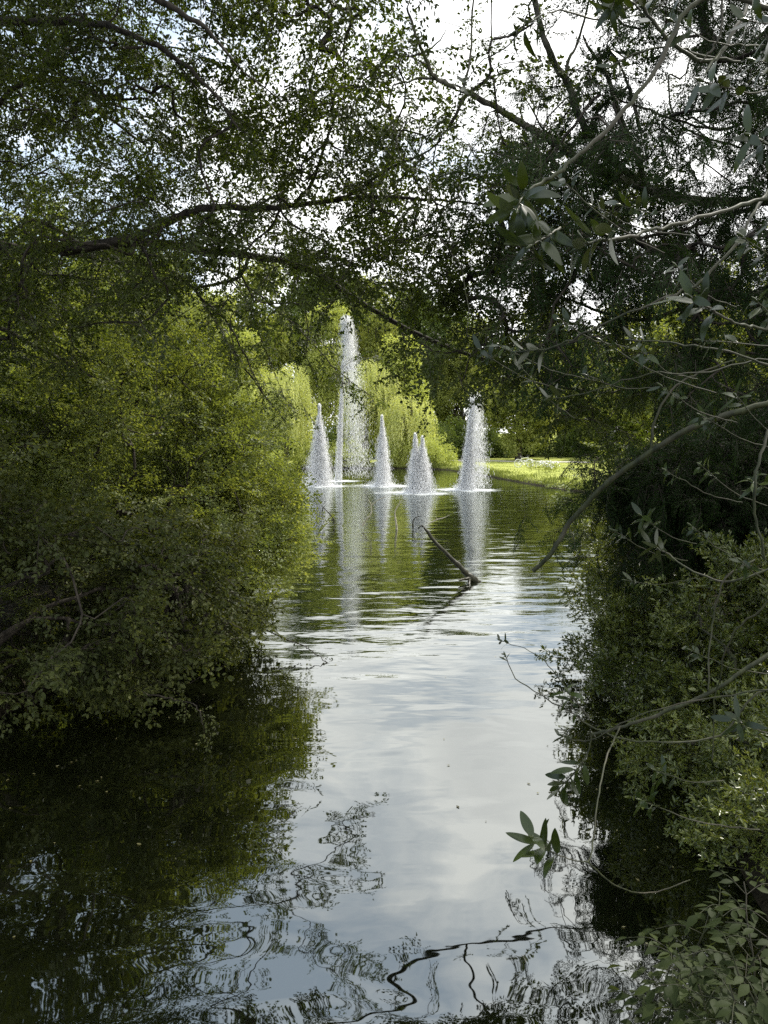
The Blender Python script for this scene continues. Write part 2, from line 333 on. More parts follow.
def frames(dirs,up,roll,rng):
    x=norm(dirs); u=np.broadcast_to(up,x.shape)+rng.normal(0,roll,x.shape)
    y=norm(np.cross(u,x)); z=np.cross(x,y); return np.stack([x,y,z],-1)   # columns
def place_twigs(mbL,mbS,templates,pos,dirs,scale,rng,roll=.35,up=(0,0,1)):
    n=len(pos); which=rng.integers(0,len(templates),n); Fm=frames(dirs,np.array(up,float),roll,rng)
    for w_,t in enumerate(templates):
        ix=np.where(which==w_)[0]
        if not len(ix): continue
        sc=np.broadcast_to(scale,(n,))[ix]
        Mx=Fm[ix]*sc[:,None,None]
        v=np.einsum('nij,lkj->nlki',Mx,t.V)+pos[ix][:,None,None,:]
        nn_,nl,nk,_=v.shape; base=(np.arange(nn_*nl)*nk)[:,None,None]
        f=(base+t.f[None]).reshape(-1,4)
        a=(rng.uniform(0,1,(nn_,nl))*.65+rng.uniform(0,1,(nn_,1))*.35)
        a=np.repeat(a.reshape(-1),len(t.f))
        mbL.add(v.reshape(-1,3),f,a)
        if mbS is not None:
            s=np.einsum('nij,kj->nki',Mx,t.sv)+pos[ix][:,None,:]
            f=(np.arange(nn_)*len(t.sv))[:,None,None]+t.sf[None]
            mbS.add(s.reshape(-1,3),f.reshape(-1,4))

def grow(lines,targets,step=.18,rtip=.003,rng=R,power=.45,sag=.04,wig=.03,skip=0):
    """connect every target to the nearest point of a growing skeleton; returns polylines with radii, end directions"""
    nodes=[];par=[];dirs=[];rootr={}
    for P,ra,rb in lines:
        P=np.asarray(P,float); T=norm(np.gradient(P,axis=0)); rad=np.linspace(ra,rb,len(P))
        for i in range(len(P)):
            rootr[len(nodes)]=rad[i]; par.append(-1); nodes.append(P[i]); dirs.append(T[i])
    cap=len(nodes)+len(targets)*40; NA=np.zeros((cap,3)); n0=len(nodes); NA[:n0]=nodes; n=n0
    tg=np.asarray(targets); dd=np.min(np.linalg.norm(tg[:,None,:]-NA[None,skip:n0:2],axis=-1),axis=1); order=np.argsort(dd)
    polys=[];ends=np.zeros((len(tg),3))
    for ti in order:
        t=tg[ti]; d=np.linalg.norm(NA[skip:n]-t,axis=1); 
        a=int(np.argmin(d))+skip; D=d[a-skip]
        if D<1e-3: ends[ti]=dirs[a]; continue
        p0=NA[a].copy(); k=int(min(30,max(2,math.ceil(D/step))))
        ctrl=p0+norm(dirs[a])*D*.35+np.array([0,0,sag*D])
        tt=np.linspace(0,1,k+1)[1:,None]
        Q=(1-tt)**2*p0+2*(1-tt)*tt*ctrl+tt**2*t
        Q[:-1]+=rng.normal(0,wig*min(D,1.5),Q[:-1].shape)*np.sin(tt[:-1]*PI)
        ids=[a]; prev=a
        for q in Q:
            dirs.append(norm(q-NA[prev])); NA[n]=q; par.append(prev); ids.append(n); prev=n; n+=1
        polys.append(ids); ends[ti]=dirs[-1]
    cnt=np.zeros(n)
    for ids in polys: cnt[ids[-1]]+=1
    for i in range(n-1,n0-1,-1): cnt[par[i]]+=cnt[i]
    rad=rtip*np.maximum(cnt,1)**power
    out=[]
    for ids in polys:
        r_=rad[ids].copy(); r_[0]=r_[1]*1.15
        out.append((NA[ids],r_))
    return out,ends
def skeleton(mb,polys,thin=.006):
    for P,r_ in polys:
        k=3 if r_.max()<thin else (5 if r_.max()<.03 else 7)
        v,f=tube_arrays(P,r_,k); mb.add(v,f)

print('twigs')
T_can=[make_twig(i,.42,6,.20,.047,.50,.025,droop=.25,leafdown=.18,jit=.45) for i in range(5)]
T_bushA=[make_twig(20+i,.36,4,.18,.064,.55,.034,droop=.2,leafdown=.1,jit=.4,stem_r=.002) for i in range(4)]
T_bushB=[make_twig(30+i,.40,6,.20,.052,.55,.029,droop=.15,leafdown=.15,jit=.5,stem_r=.002) for i in range(5)]
T_yew=[make_twig(40+i,.34,10,.16,.036,.27,.0075,ang=55,droop=.9,leafdown=.25,jit=.3,stem_r=.0025,k=4,terminal=1) for i in range(4)]
T_priv=[make_twig(50+i,.28,4,.14,.062,.34,.024,ang=42,droop=-.1,leafdown=-.1,jit=.6,stem_r=.0018,flat=False) for i in range(5)]

def clump_template(seed,n,rad,size,width=.75):
    r=np.random.default_rng(seed); p=norm(r.normal(0,1,(n,3)))*(r.uniform(0,1,(n,1))**.5)*rad*np.array([1,1,.7])
    d=norm(p)+r.normal(0,.6,(n,3))+np.array([0,0,-.25]); nn_=norm(p)*.8+np.array([0,0,.7])+r.normal(0,.5,(n,3))
    S=size*r.uniform(.6,1.3,n); t=Twig(); t.V,t.f=leaf_arrays(p,d,nn_,S,S*width,k=4); t.n=n; t.sv=None; return t
CL=[clump_template(i,55,.75,.26) for i in range(5)]

# ------------------------------------------------------------------ far trees
def far_tree_mesh(seed,h,wd,mat,kind='round',nclump=420,trunk_h=.25):
    """unit-built at its real size with base at origin; returns trunk and crown builders"""
    r=np.random.default_rng(seed); tr=MB(); cr=MB()
    # lobes: overlapping blobs that make an uneven outline
    nb_=11 if kind=='round' else 15
    lobes=[]
    for i in range(nb_):
        a=r.uniform(0,2*PI); hh=r.uniform(trunk_h,.93)
        prof={'round':math.sin(min(1,max(0.05,(hh-trunk_h*.6)/(1-trunk_h*.6)))*PI)**.6,'cone':(1.05-hh)**.7,'tower':.55+.45*math.sin(hh*PI)}[kind]
        rr_=wd/2*prof*r.uniform(.35,.75); lobes.append(((math.cos(a)*rr_,math.sin(a)*rr_,hh*h),wd*r.uniform(.16,.27)*(0.6+.4*prof)))
    lobes.append(((0,0,h*.90),wd*.16)); lobes.append(((0,0,h*.55),wd*.3))
    vol=np.array([l[1]**2 for l in lobes]); vol/=vol.sum(); pick=r.choice(len(lobes),nclump,p=vol)
    c=np.array([l[0] for l in lobes])[pick]; rad=np.array([l[1] for l in lobes])[pick]
    u=norm(r.normal(0,1,(nclump,3))); P=c+u*rad[:,None]*(r.uniform(.55,1.0,(nclump,1)))*np.array([1,1,.8]); P[:,2]=np.clip(P[:,2],.5,h)
    place_twigs(cr,None,CL,P,norm(u+np.array([0,0,.2])),r.uniform(.6,1.15,nclump)*wd/9,r,roll=.8)
    base=smooth_line([(0,0,-.3),(.1,0,h*.2),(-.1,.1,h*.45),(.05,0,h*.85)],5,.04)
    v,f=tube_arrays(base,np.linspace(wd*.04,wd*.008,len(base)),8); tr.add(v,f)
    for l in lobes:
        s=base[min(len(base)-1,int(len(base)*r.uniform(.3,.7)))]
        Pl=smooth_line([s,(np.array(s)+np.array(l[0]))/2+np.array([0,0,-.2]),l[0]],4,.05); v,f=tube_arrays(Pl,np.linspace(wd*.015,wd*.004,len(Pl)),5); tr.add(v,f)
    return tr,cr
def willow_mesh(seed,h,wd):
    r=np.random.default_rng(seed); tr=MB(); cr=MB()
    pos=[];D=[];Nn=[];S=[]
    lob=[(np.array([math.cos(a)*wd*.27*q,math.sin(a)*wd*.27*q,h*z]),wd*s) for a,q,z,s in zip(r.uniform(0,2*PI,9),r.uniform(.3,1.2,9),r.uniform(.62,.9,9),r.uniform(.13,.2,9))]+[(np.array([0,0,h*.85]),wd*.2)]
    heads=[]
    for i in range(720):
        c,rad=lob[r.integers(len(lob))]; u=norm(r.normal(0,1,3)); u[2]=abs(u[2])*.8+.05; p=c+u*rad; 
        ln=min(p[2]-.25,h*r.uniform(.15,.62)); n=int(ln/.11)+2; out_=norm(np.array([u[0],u[1],0.01])); 
        t=np.arange(n)/n; q=p+out_*(np.sqrt(t)*.5)[:,None]*r.uniform(.2,1)+np.array([0,0,-1])*(t*ln)[:,None]+np.cumsum(r.normal(0,.03,(n,3)),axis=0)
        pos.append(q); D.append(np.tile([0,0,-1.0],(n,1))+r.normal(0,.55,(n,3))); Nn.append(np.tile(out_+[0,0,.3],(n,1))+r.normal(0,.5,(n,3))); S.append(r.uniform(.13,.24,n)); heads.append(r.uniform(0,1)*np.ones(n))
    pos=np.concatenate(pos);D=np.concatenate(D);Nn=np.concatenate(Nn);S=np.concatenate(S);hd=np.concatenate(heads)
    V,f=leaf_arrays(pos,D,Nn,S,S*.42,k=4); nl=len(V); cr.add(V,(np.arange(nl)*4)[:,None,None]+f[None],hd*.7+r.uniform(0,.3,nl))
    base=smooth_line([(0,0,-.3),(.2,0,h*.25),(0,.2,h*.5),(0,0,h*.8)],5,.03); v,f=tube_arrays(base,np.linspace(wd*.05,wd*.012,len(base)),8); tr.add(v,f)
    for c,rad in lob:
        Pl=smooth_line([base[6],(base[9]+c)/2+np.array([0,0,.4]),c+np.array([0,0,rad*.6])],4,.04); v,f=tube_arrays(Pl,np.linspace(wd*.02,wd*.005,len(Pl)),5); tr.add(v,f)
    return tr,cr
def bush_mesh(seed,h,wd,n=150):
    r=np.random.default_rng(seed); tr=MB(); cr=MB()
    u=norm(r.normal(0,1,(n,3))); u[:,2]=np.abs(u[:,2]); lump=1+.22*np.sin(u[:,0]*5+seed)*np.cos(u[:,1]*6+seed)
    P=u*np.array([wd/2,wd/2,h*.85])*(lump*r.uniform(.5,1,n))[:,None]; P[:,2]+=.1
    place_twigs(cr,None,CL,P,u,r.uniform(.35,.7,n)*wd/4.5,r,roll=.8)
    for i in range(9):
        e=P[i*7]; Pl=smooth_line([(0,0,-.1),e*.5+[0,0,.2],e],4,.03); v,f=tube_arrays(Pl,np.linspace(.05,.015,len(Pl)),5); tr.add(v,f)
    return tr,cr
print('far trees')
LIB={}
def lib(key,fn,mat,*a,**k):
    t,c=fn(*a,**k); LIB[key]=(t,c,mat)
SRC={}
def put(key,px,Y,sx_,sz,rot,name,label,cat,group=None):
    p=at(px,437,Y); z=float(gz(np.array([p[0]]),np.array([p[1]]))[0])
    loc=(float(p[0]),float(p[1]),z)
    if key in('dark1','dark2','mid2','lime2'): sz*=1.1
    if key in SRC:
        o=dup(SRC[key],loc,rot,(sx_,sx_,sz),label,group)
        if not group and 'group' in o: del o['group']
        return o
    t,c,mat=LIB[key]; o=thing(name,loc,label,cat,group); o.rotation_euler=(0,0,rot); o.scale=(sx_,sx_,sz)
    t.build('trunk',M['far_bark'],o); c.build('crown',M[mat],o); SRC[key]=o; return o
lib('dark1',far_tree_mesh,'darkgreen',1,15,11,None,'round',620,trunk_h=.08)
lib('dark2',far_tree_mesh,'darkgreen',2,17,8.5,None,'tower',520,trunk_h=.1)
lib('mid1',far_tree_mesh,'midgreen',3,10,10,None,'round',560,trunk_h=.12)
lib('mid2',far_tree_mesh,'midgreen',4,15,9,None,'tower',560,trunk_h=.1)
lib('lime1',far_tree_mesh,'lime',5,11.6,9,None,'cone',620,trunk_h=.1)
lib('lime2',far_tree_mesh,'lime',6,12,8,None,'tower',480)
lib('willow1',willow_mesh,'willow',7,9.0,8.6)
lib('willow2',willow_mesh,'willow',8,7.0,8.0)
lib('bush1',bush_mesh,'lime',9,2.6,4.2)
lib('bush2',bush_mesh,'darkgreen',10,3.4,6.0,260)
GF='trees behind the far shore'
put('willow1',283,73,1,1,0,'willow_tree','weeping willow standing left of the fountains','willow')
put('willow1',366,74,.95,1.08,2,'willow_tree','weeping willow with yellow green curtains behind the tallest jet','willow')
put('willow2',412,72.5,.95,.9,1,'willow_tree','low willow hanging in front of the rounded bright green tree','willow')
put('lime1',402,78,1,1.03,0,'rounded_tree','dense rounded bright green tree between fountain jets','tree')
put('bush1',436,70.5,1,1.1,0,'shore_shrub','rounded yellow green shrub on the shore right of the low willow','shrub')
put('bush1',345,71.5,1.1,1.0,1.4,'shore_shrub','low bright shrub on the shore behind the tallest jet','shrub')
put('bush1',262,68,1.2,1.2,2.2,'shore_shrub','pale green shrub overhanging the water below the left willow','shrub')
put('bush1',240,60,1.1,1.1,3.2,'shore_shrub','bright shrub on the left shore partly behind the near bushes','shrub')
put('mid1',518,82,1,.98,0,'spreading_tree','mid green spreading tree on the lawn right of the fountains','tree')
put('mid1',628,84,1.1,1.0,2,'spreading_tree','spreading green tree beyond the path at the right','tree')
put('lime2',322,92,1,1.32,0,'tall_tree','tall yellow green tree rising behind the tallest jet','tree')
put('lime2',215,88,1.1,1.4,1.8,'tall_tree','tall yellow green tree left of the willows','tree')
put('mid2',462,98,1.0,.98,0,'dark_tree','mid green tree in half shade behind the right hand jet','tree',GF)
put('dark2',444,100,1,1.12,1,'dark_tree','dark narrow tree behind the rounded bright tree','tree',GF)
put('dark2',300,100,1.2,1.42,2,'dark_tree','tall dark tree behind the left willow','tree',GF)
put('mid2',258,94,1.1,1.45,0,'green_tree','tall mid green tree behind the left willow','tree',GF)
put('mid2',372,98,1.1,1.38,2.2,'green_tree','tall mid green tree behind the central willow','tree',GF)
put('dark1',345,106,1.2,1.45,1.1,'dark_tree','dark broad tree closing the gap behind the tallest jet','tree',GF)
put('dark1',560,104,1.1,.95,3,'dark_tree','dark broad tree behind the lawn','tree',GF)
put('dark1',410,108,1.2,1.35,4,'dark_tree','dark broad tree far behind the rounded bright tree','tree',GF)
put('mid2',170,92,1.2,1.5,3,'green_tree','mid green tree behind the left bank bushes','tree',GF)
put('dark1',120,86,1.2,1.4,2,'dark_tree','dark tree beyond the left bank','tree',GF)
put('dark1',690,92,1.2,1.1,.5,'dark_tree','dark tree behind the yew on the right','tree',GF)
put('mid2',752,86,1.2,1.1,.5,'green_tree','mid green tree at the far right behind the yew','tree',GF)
for px,Y,s in ((492,90,1),(533,92,1.05),(578,90,.95),(612,94,1.1)):
    lab={492:'dark hedge shrub under the spreading lawn tree',533:'dark shrub behind the path in the middle of the lawn edge',578:'dark shrub behind the bend of the path',612:'dark shrub behind the path beside the right bank'}[px]
    put('bush2',px,Y,s,1.0,px,'dark_shrub',lab,'shrub','dark shrubs edging the lawn')
for n_,(px,Y,k,s_,lab) in enumerate([(300,86,'bush2',1.2,'dark undergrowth shrub beneath the trees behind the left willow'),(345,84,'bush2',1.1,'dark undergrowth shrub behind the tallest jet'),(385,88,'bush2',1.2,'dark undergrowth shrub behind the rounded bright tree'),(430,84,'bush2',1.1,'dark undergrowth shrub right of the rounded bright tree'),(458,86,'bush2',1.2,'dark undergrowth shrub behind the right hand jet'),(255,82,'bush2',1.2,'dark undergrowth shrub beside the far left shore'),(215,74,'bush1',1.5,'bright shrub on the far left shore near the bushes'),(180,70,'bush2',1.2,'dark shrub on the left shore hidden by the bank bushes'),(395,72,'bush1',.9,'small bright shrub at the waterline below the low willow'),(310,72,'bush1',.9,'small bright shrub at the waterline behind the left jet')]):
    put(k,px,Y,s_,1.3 if k=='bush2' else 1.0,n_*1.1,'shore_shrub',lab,'shrub')
for n_,(px,Y,k,s_,z_,lab) in enumerate([(575,94,'mid1',1.1,1.15,'light green spreading tree behind the bend of the path'),(668,80,'mid1',1.2,1.35,'light green tree showing through the yew on the right'),(480,104,'mid2',1.1,1.12,'green tree far behind the right hand jet'),(545,100,'mid2',1.1,1.12,'green tree far behind the spreading lawn tree'),(610,98,'mid2',1.1,1.15,'green tree far behind the path beside the right bank'),(240,78,'lime2',1.1,1.0,'bright tree beside the left willow near the bank bushes'),(715,86,'lime2',1.3,1.2,'bright tree glimpsed through the yew')]):
    put(k,px,Y,s_,z_,n_*1.7,'leafy_tree',lab,'tree')
# wooded surroundings past both sides of the frame
for n_,(px,Y,k) in enumerate([(20,80,'mid2'),(-120,76,'dark1'),(-280,70,'mid2'),(900,80,'dark1'),(1050,74,'mid2')]):
    put(k,px,Y,1.2,1.2,n_*1.3,'green_tree',['mid green tree far off behind the left bank thicket','dark tree outside the view to the left','mid green tree well outside the view to the left','dark tree outside the view to the right','mid green tree well outside the view to the right'][n_],'tree',GF)

# shoreline grass (uncountable)
print('grass')
r=np.random.default_rng(3)
gp=[]
for a,b_ in zip(shore[:-1],shore[1:]):
    if max(a[1],b_[1])<34: continue
    ln=np.linalg.norm(b_-a); n=int(ln*120); t=r.uniform(0,1,n)[:,None]; nrm=np.array([b_[1]-a[1],-(b_[0]-a[0])])/ln
    q=a+(b_-a)*t; off=-r.exponential(.5,n)[:,None]*nrm
    q1=q+off; s1=sdist(q1[:,0],q1[:,1]); q2=q-off; q=np.where((s1>0)[:,None],q1,q2); gp.append(q)
gp=np.concatenate(gp); xl=r.uniform(4,30,9000); yl=r.uniform(42,78,9000); s=sdist(xl,yl); k=s>.2; gl_=np.stack([xl[k],yl[k]],-1)
dens=lambda q:np.sin(q[:,0]*1.9)+np.sin(q[:,1]*1.3)+r.uniform(-1,1,len(q))
hgt=np.concatenate([np.clip(.22+.13*dens(gp)+r.uniform(0,.2,len(gp)),.08,.8),np.full(len(gl_),.10)])
q=np.concatenate([gp,gl_]); z=gz(q[:,0],q[:,1]); P=np.column_stack([q,z-.02])
D=np.tile([0,0,1.0],(len(P),1))+r.normal(0,.3,(len(P),3)); V,f=leaf_arrays(P,D,r.normal(0,1,(len(P),3)),hgt*.75,np.full(len(P),.045),k=4)
g=MB(); g.add(V,(np.arange(len(V))*4)[:,None,None]+f[None],r.uniform(0,1,len(V))); tag(g.build('grass',M['grass']),'tufts of waterside grass along the far shore','grass',kind='stuff')
print('fountains')
# ------------------------------------------------------------------ fountains
m,nt,out=newmat('spray'); p=N(nt,'ShaderNodeBsdfPrincipled'); a=N(nt,'ShaderNodeAttribute',attribute_name='rnd')
nt.links.new(ramp(nt,[(0,(.93,.95,.96)),(1,(.98,.98,.98))],a.outputs['Fac']),p.inputs['Base Color']); p.inputs['Roughness'].default_value=.35; t=N(nt,'ShaderNodeBsdfTranslucent'); t.inputs['Color'].default_value=(.98,.98,.98,1)
ms=N(nt,'ShaderNodeMixShader'); ms.inputs[0].default_value=.4; nt.links.new(p.outputs[0],ms.inputs[1]); nt.links.new(t.outputs[0],ms.inputs[2]); tp=N(nt,'ShaderNodeBsdfTransparent'); m2=N(nt,'ShaderNodeMixShader'); m2.inputs[0].default_value=.25; nt.links.new(ms.outputs[0],m2.inputs[1]); nt.links.new(tp.outputs[0],m2.inputs[2]); nt.links.new(m2.outputs[0],out.inputs[0]); M['spray']=m
m,nt,out=newmat('foam'); ge=N(nt,'ShaderNodeTexCoord'); L=nt.links
sx=N(nt,'ShaderNodeSeparateXYZ'); L.new(ge.outputs['Object'],sx.inputs[0])
rad=math_(nt,'SQRT',math_(nt,'ADD',math_(nt,'MULTIPLY',sx.outputs[0],sx.outputs[0]),math_(nt,'MULTIPLY',sx.outputs[1],sx.outputs[1])))
no=N(nt,'ShaderNodeTexNoise'); no.inputs['Scale'].default_value=3.2; no.inputs['Detail'].default_value=8; no.inputs['Roughness'].default_value=.75; L.new(ge.outputs['Object'],no.inputs['Vector'])
fa=math_(nt,'MULTIPLY',math_(nt,'SUBTRACT',math_(nt,'ADD',no.outputs['Fac'],math_(nt,'MULTIPLY',math_(nt,'SUBTRACT',.75,rad),.55)),.52),3,clamp=True)
di=N(nt,'ShaderNodeBsdfDiffuse'); di.inputs['Color'].default_value=(.8,.83,.83,1); tr_=N(nt,'ShaderNodeBsdfTransparent'); ms=N(nt,'ShaderNodeMixShader'); L.new(fa,ms.inputs[0]); L.new(tr_.outputs[0],ms.inputs[1]); L.new(di.outputs[0],ms.inputs[2]); L.new(ms.outputs[0],out.inputs[0]); M['foam']=m
M['nozzle']=plain('nozzle_metal',(.12,.12,.11),.4,.8)
def drops(mb,P,vel,ln,wd,rng):
    """small spindle shaped water drops"""
    n=len(P); d=norm(vel); u=norm(np.cross(d,rng.normal(0,1,(n,3)))); v=np.cross(d,u)
    L_=ln[:,None]; W=wd[:,None]
    A=P-d*L_*.5; B=P+d*L_*.5
    r_=[P+u*W,P-u*W*.5+v*W*.87,P-u*W*.5-v*W*.87]
    V=np.stack([A,B]+r_,1); b0=(np.arange(n)*5)[:,None,None]
    f=np.array([[0,2,3,-9],[0,3,4,-9],[0,4,2,-9],[1,3,2,-9],[1,4,3,-9],[1,2,4,-9]])[None]+b0
    ff=f.copy(); ff[:,:,3]=-(10**8)
    mb.add(V,ff.reshape(-1,4),np.repeat(rng.uniform(0,1,n),6))
def foam_disc(parent,rx,ry,name='foam'):
    g=MB(); n=40; vs=[(0,0,.012)]; fs=[]
    for ring,rad_ in enumerate((.5,1)):
        for i in range(n): a=2*PI*i/n; vs.append((math.cos(a)*rad_,math.sin(a)*rad_,.012))
    for i in range(n): fs.append((0,1+i,1+(i+1)%n,-10**8)); fs.append((1+i,1+n+i,1+n+(i+1)%n,1+(i+1)%n))
    g.add(vs,fs); o=g.build(name,M['foam'],parent); o.scale=(rx,ry,1); return o
def jet(px,base_py,top_py,lean,label,n=9000,wbase=.62,peaks=((0,1.0),),foam=(2.8,2.6),veil=0,vp=3.0,vs=.5,vd=.9):
    Y=F*H_CAM/(base_py-437.6); b0=at(px,base_py,Y); b0[2]=0
    h=(base_py-top_py)/F*Y
    root=thing('fountain_jet',b0,label,'fountain','fountain jets in the pond')
    rng=np.random.default_rng(int(px)); mb=MB()
    for off,hs in peaks:
        nn_=n//len(peaks); hh=h*hs; b1=np.array([off,0,0])
        k=int(nn_*.3); t=rng.uniform(0,1,k)**1.0; P=np.column_stack([lean*t*hh,0*t,t*hh])+b1; P[:,:2]+=rng.normal(0,1,(k,2))*(.03+.035*(1-t))[:,None]
        drops(mb,P,np.tile([lean,0,1.0],(k,1)),rng.uniform(.08,.26,k),rng.uniform(.004,.011,k),rng)
        # falling strands widening downwards
        m_=16; sa=rng.uniform(0,2*PI,m_); sh=rng.uniform(.45,.97,m_); sr=wbase*np.sqrt(1-sh)*rng.uniform(.4,1.3,m_)
        k=int(nn_*.7); w_=rng.integers(0,m_,k); t=rng.uniform(0,1,k)**.6
        z=sh[w_]*(1-t**1.7); rr_=sr[w_]*t+.02
        P=np.column_stack([lean*hh*(sh[w_]*.6+.4*z)+np.cos(sa[w_])*rr_,np.sin(sa[w_])*rr_,z*hh])+b1; P[:,:2]+=rng.normal(0,1,(k,2))*(.025+.26*t*wbase)[:,None]
        drops(mb,P,np.column_stack([np.cos(sa[w_])*.12,np.sin(sa[w_])*.12,-np.ones(k)]),rng.uniform(.06,.22,k),rng.uniform(.003,.008,k),rng)
    if veil:
        k=veil; t=rng.uniform(0,1,k)**vp; P=np.column_stack([lean*h*(1.02-.1*t)+.08+rng.normal(0,1,k)*(.12+vs*t**.7)+t*vd,rng.normal(0,.3,k),h*(1.0-t*.97)+rng.normal(0,.12,k)])
        P=P[P[:,2]>0]; k=len(P)
        drops(mb,P,np.tile([.1,0,-1.0],(k,1)),rng.uniform(.06,.22,k),rng.uniform(.004,.009,k),rng)
    # low splash around the base
    k=3500; a=rng.uniform(0,2*PI,k); rr_=np.abs(rng.normal(0,.5,k))*wbase*1.5; P=np.column_stack([np.cos(a)*rr_,np.sin(a)*rr_,rng.exponential(.10,k)])
    drops(mb,P,rng.normal(0,1,(k,3))*[.3,.3,1],rng.uniform(.03,.08,k),rng.uniform(.006,.016,k),rng)
    mb.build('spray',M['spray'],root); foam_disc(root,*foam)
    g=MB(); v,f=tube_arrays(np.array([(0,0,-.3),(0,0,.0),(0,0,.05),(0,0,.07)]),[.06,.06,.035,.03],10); g.add(v,f); g.build('nozzle',M['nozzle'],root)
    return root
jet(319,486,405,.012,'short pointed white fountain jet at the left end',34000,.80)
jet(336,481,324,.065,'tallest fountain jet with a drifting veil of drops',9000,.05,foam=(2.6,2.2),veil=27000,vp=3.2,vs=.42,vd=.8)
jet(382,486,416,.0,'slender pointed jet between the tallest and the twin peaked jet',28000,.62)
jet(417,493,434,.0,'low fountain jet with two peaks side by side',38000,.66,peaks=((-.10,1.0),(.27,.95)))
jet(463,490,398,.10,'tall fountain jet leaning right at the right end',26000,.46,foam=(3.0,2.6),veil=9000,vp=1.6,vs=.22,vd=.25)

# ------------------------------------------------------------------ sticks in the water
def stick_thing(name,lines,mat,label,cat,group=None):
    """lines: list of (points, r0, r1); first is the main stem"""
    o0=np.array(lines[0][0][0],float).copy(); o0[2]=0
    root=thing(name,o0,label,cat,group)
    for n_,(P,ra,rb) in enumerate(lines):
        P=smooth_line(P,5,.0); P[1:-1]+=R.normal(0,ra*.10,P[1:-1].shape); g=MB(); rad=np.linspace(ra,rb,len(P)); rad*=1+.12*R.normal(0,1,len(P)); rad[-1]*=.3
        v,f=tube_arrays(P,rad,8); g.add(v,f); g.build('stem' if n_==0 else 'side_twig',mat,root,smooth=True,origin=o0)
    return root
def wp(px,py,Y): return at(px,py,Y)
Yb=14.9
stick_thing('fallen_branch',[([wp(486,590,Yb),wp(474,580,Yb),wp(466,573,Yb),wp(455,562,14.95),wp(437,544,15),wp(422,525,15.1)],.075,.022),([wp(474,579,Yb),wp(466,579,Yb-.1),wp(458,580,Yb-.3)],.05,.02),([wp(470,577,Yb),wp(466,588,14.6),wp(440,603,14.0)],.04,.01),([wp(424,527,15.1),wp(421,526,15.1),wp(418,529,15.1)],.018,.01)],M['wet'],'dark bent branch sticking out of the water','branch')
tw='thin twigs poking out of the water'
D_=23.5
stick_thing('water_twig',[([wp(334,524,24.5),wp(333,518,24.5),wp(322,506,24.5)],.03,.012),([wp(323,507,24.5),wp(322,516,24.5),wp(324,520,24.6)],.014,.008),([wp(333,520,24.5),wp(328,521,24.5)],.015,.01)],M['wet'],'small dark forked twig poking out below the left jet','twig',tw)
stick_thing('water_twig',[([wp(362,526,D_),wp(366,520,D_),wp(371,513,D_),wp(371,505,D_),wp(368,500,D_)],.028,.012),([wp(371,506,D_),wp(378,500,D_),wp(386,497,D_)],.016,.007)],M['pale_twig'],'pale curved twig poking out below the slender jet','twig',tw)
stick_thing('water_twig',[([wp(397,531,D_),wp(396,522,D_),wp(395,512,D_),wp(399,504,D_),wp(402,499,D_)],.034,.010)],M['pale_twig'],'tall pale upright twig left of the twin peaked jet reflection','twig',tw)
stick_thing('water_twig',[([wp(413,529,D_),wp(413,522,D_),wp(415,518,D_),wp(420,516,D_)],.026,.010)],M['wet'],'short dark hooked twig near the tip of the fallen branch','twig',tw)
stick_thing('water_twig',[([wp(428,524,D_),wp(436,520,D_),wp(443,518,D_),wp(450,515,D_)],.020,.007),([wp(437,520,D_),wp(436,517,D_)],.014,.008)],M['pale_twig'],'thin pale twig lying above the fallen branch','twig',tw)
stick_thing('water_twig',[([wp(353,510,31),wp(346,508,31),wp(338,508,31)],.02,.008)],M['pale_twig'],'thin pale twig floating flat behind the others','twig',tw)
# ------------------------------------------------------------------ near trees: canopy from both banks
print('canopy')
def cells(grid,x0,y0,cw,ch,per,yr,rng,jit=1.0):
    out=[]
    for ri,row in enumerate(grid):
        for ci,dn in enumerate(row):
            n=rng.poisson(dn*per)
            while n>0:
                px=x0+(ci+rng.uniform(0,1))*cw; py=y0+(ri+rng.uniform(0,1))*ch
                a,b_=yr(px,py); p=at(px,py,rng.uniform(a,b_))
                for _ in range(min(n,5)):
                    q=p+rng.normal(0,1,3)*np.array([.17,.17,.09])
                    if q[2]>.35: out.append(q)
                n-=5
    return np.array(out)
def build_tree(name,base,label,cat,lines,targets,templates,leafmat_,barkmat_,scale=(0.8,1.25),step=.2,rtip=.0035,roll=.4,outward=None,droop=-.25,rng=R,double=1,sag=.04,power=.45,spread=.25,skip=0,wig=.03,crown_name='crown',extra_branch=()):
    root=thing(name,base,label,cat)
    tb=MB()
    for P,ra,rb in lines:
        v,f=tube_arrays(P,np.linspace(ra,rb,len(P))*(1+.05*rng.normal(0,1,len(P))),9); tb.add(v,f)
    polys,ends=grow(lines,targets,step,rtip,rng,power=power,sag=sag,skip=skip,wig=wig); skeleton(tb,polys)
    tb.build('trunk',barkmat_,root,smooth=True,origin=base)
    cl=MB(); cs=MB()
    for q in range(double):
        P=targets if q==0 else targets+rng.normal(0,spread,targets.shape)*np.array([1,1,.7])
        d=ends*.9+rng.normal(0,.45,ends.shape)+np.array([0,0,droop]); 
        if outward is not None: d=d+norm(targets-np.array(outward))*.6
        place_twigs(cl,cs,templates,P-norm(d)*.10,d,rng.uniform(*scale,len(P)),rng,roll)
    cl.add(np.concatenate(cs.v),np.concatenate(cs.f),-1.0)
    cl.build(crown_name,leafmat_,root,origin=base,mat2=barkmat_)
    return root
rc=np.random.default_rng(11)
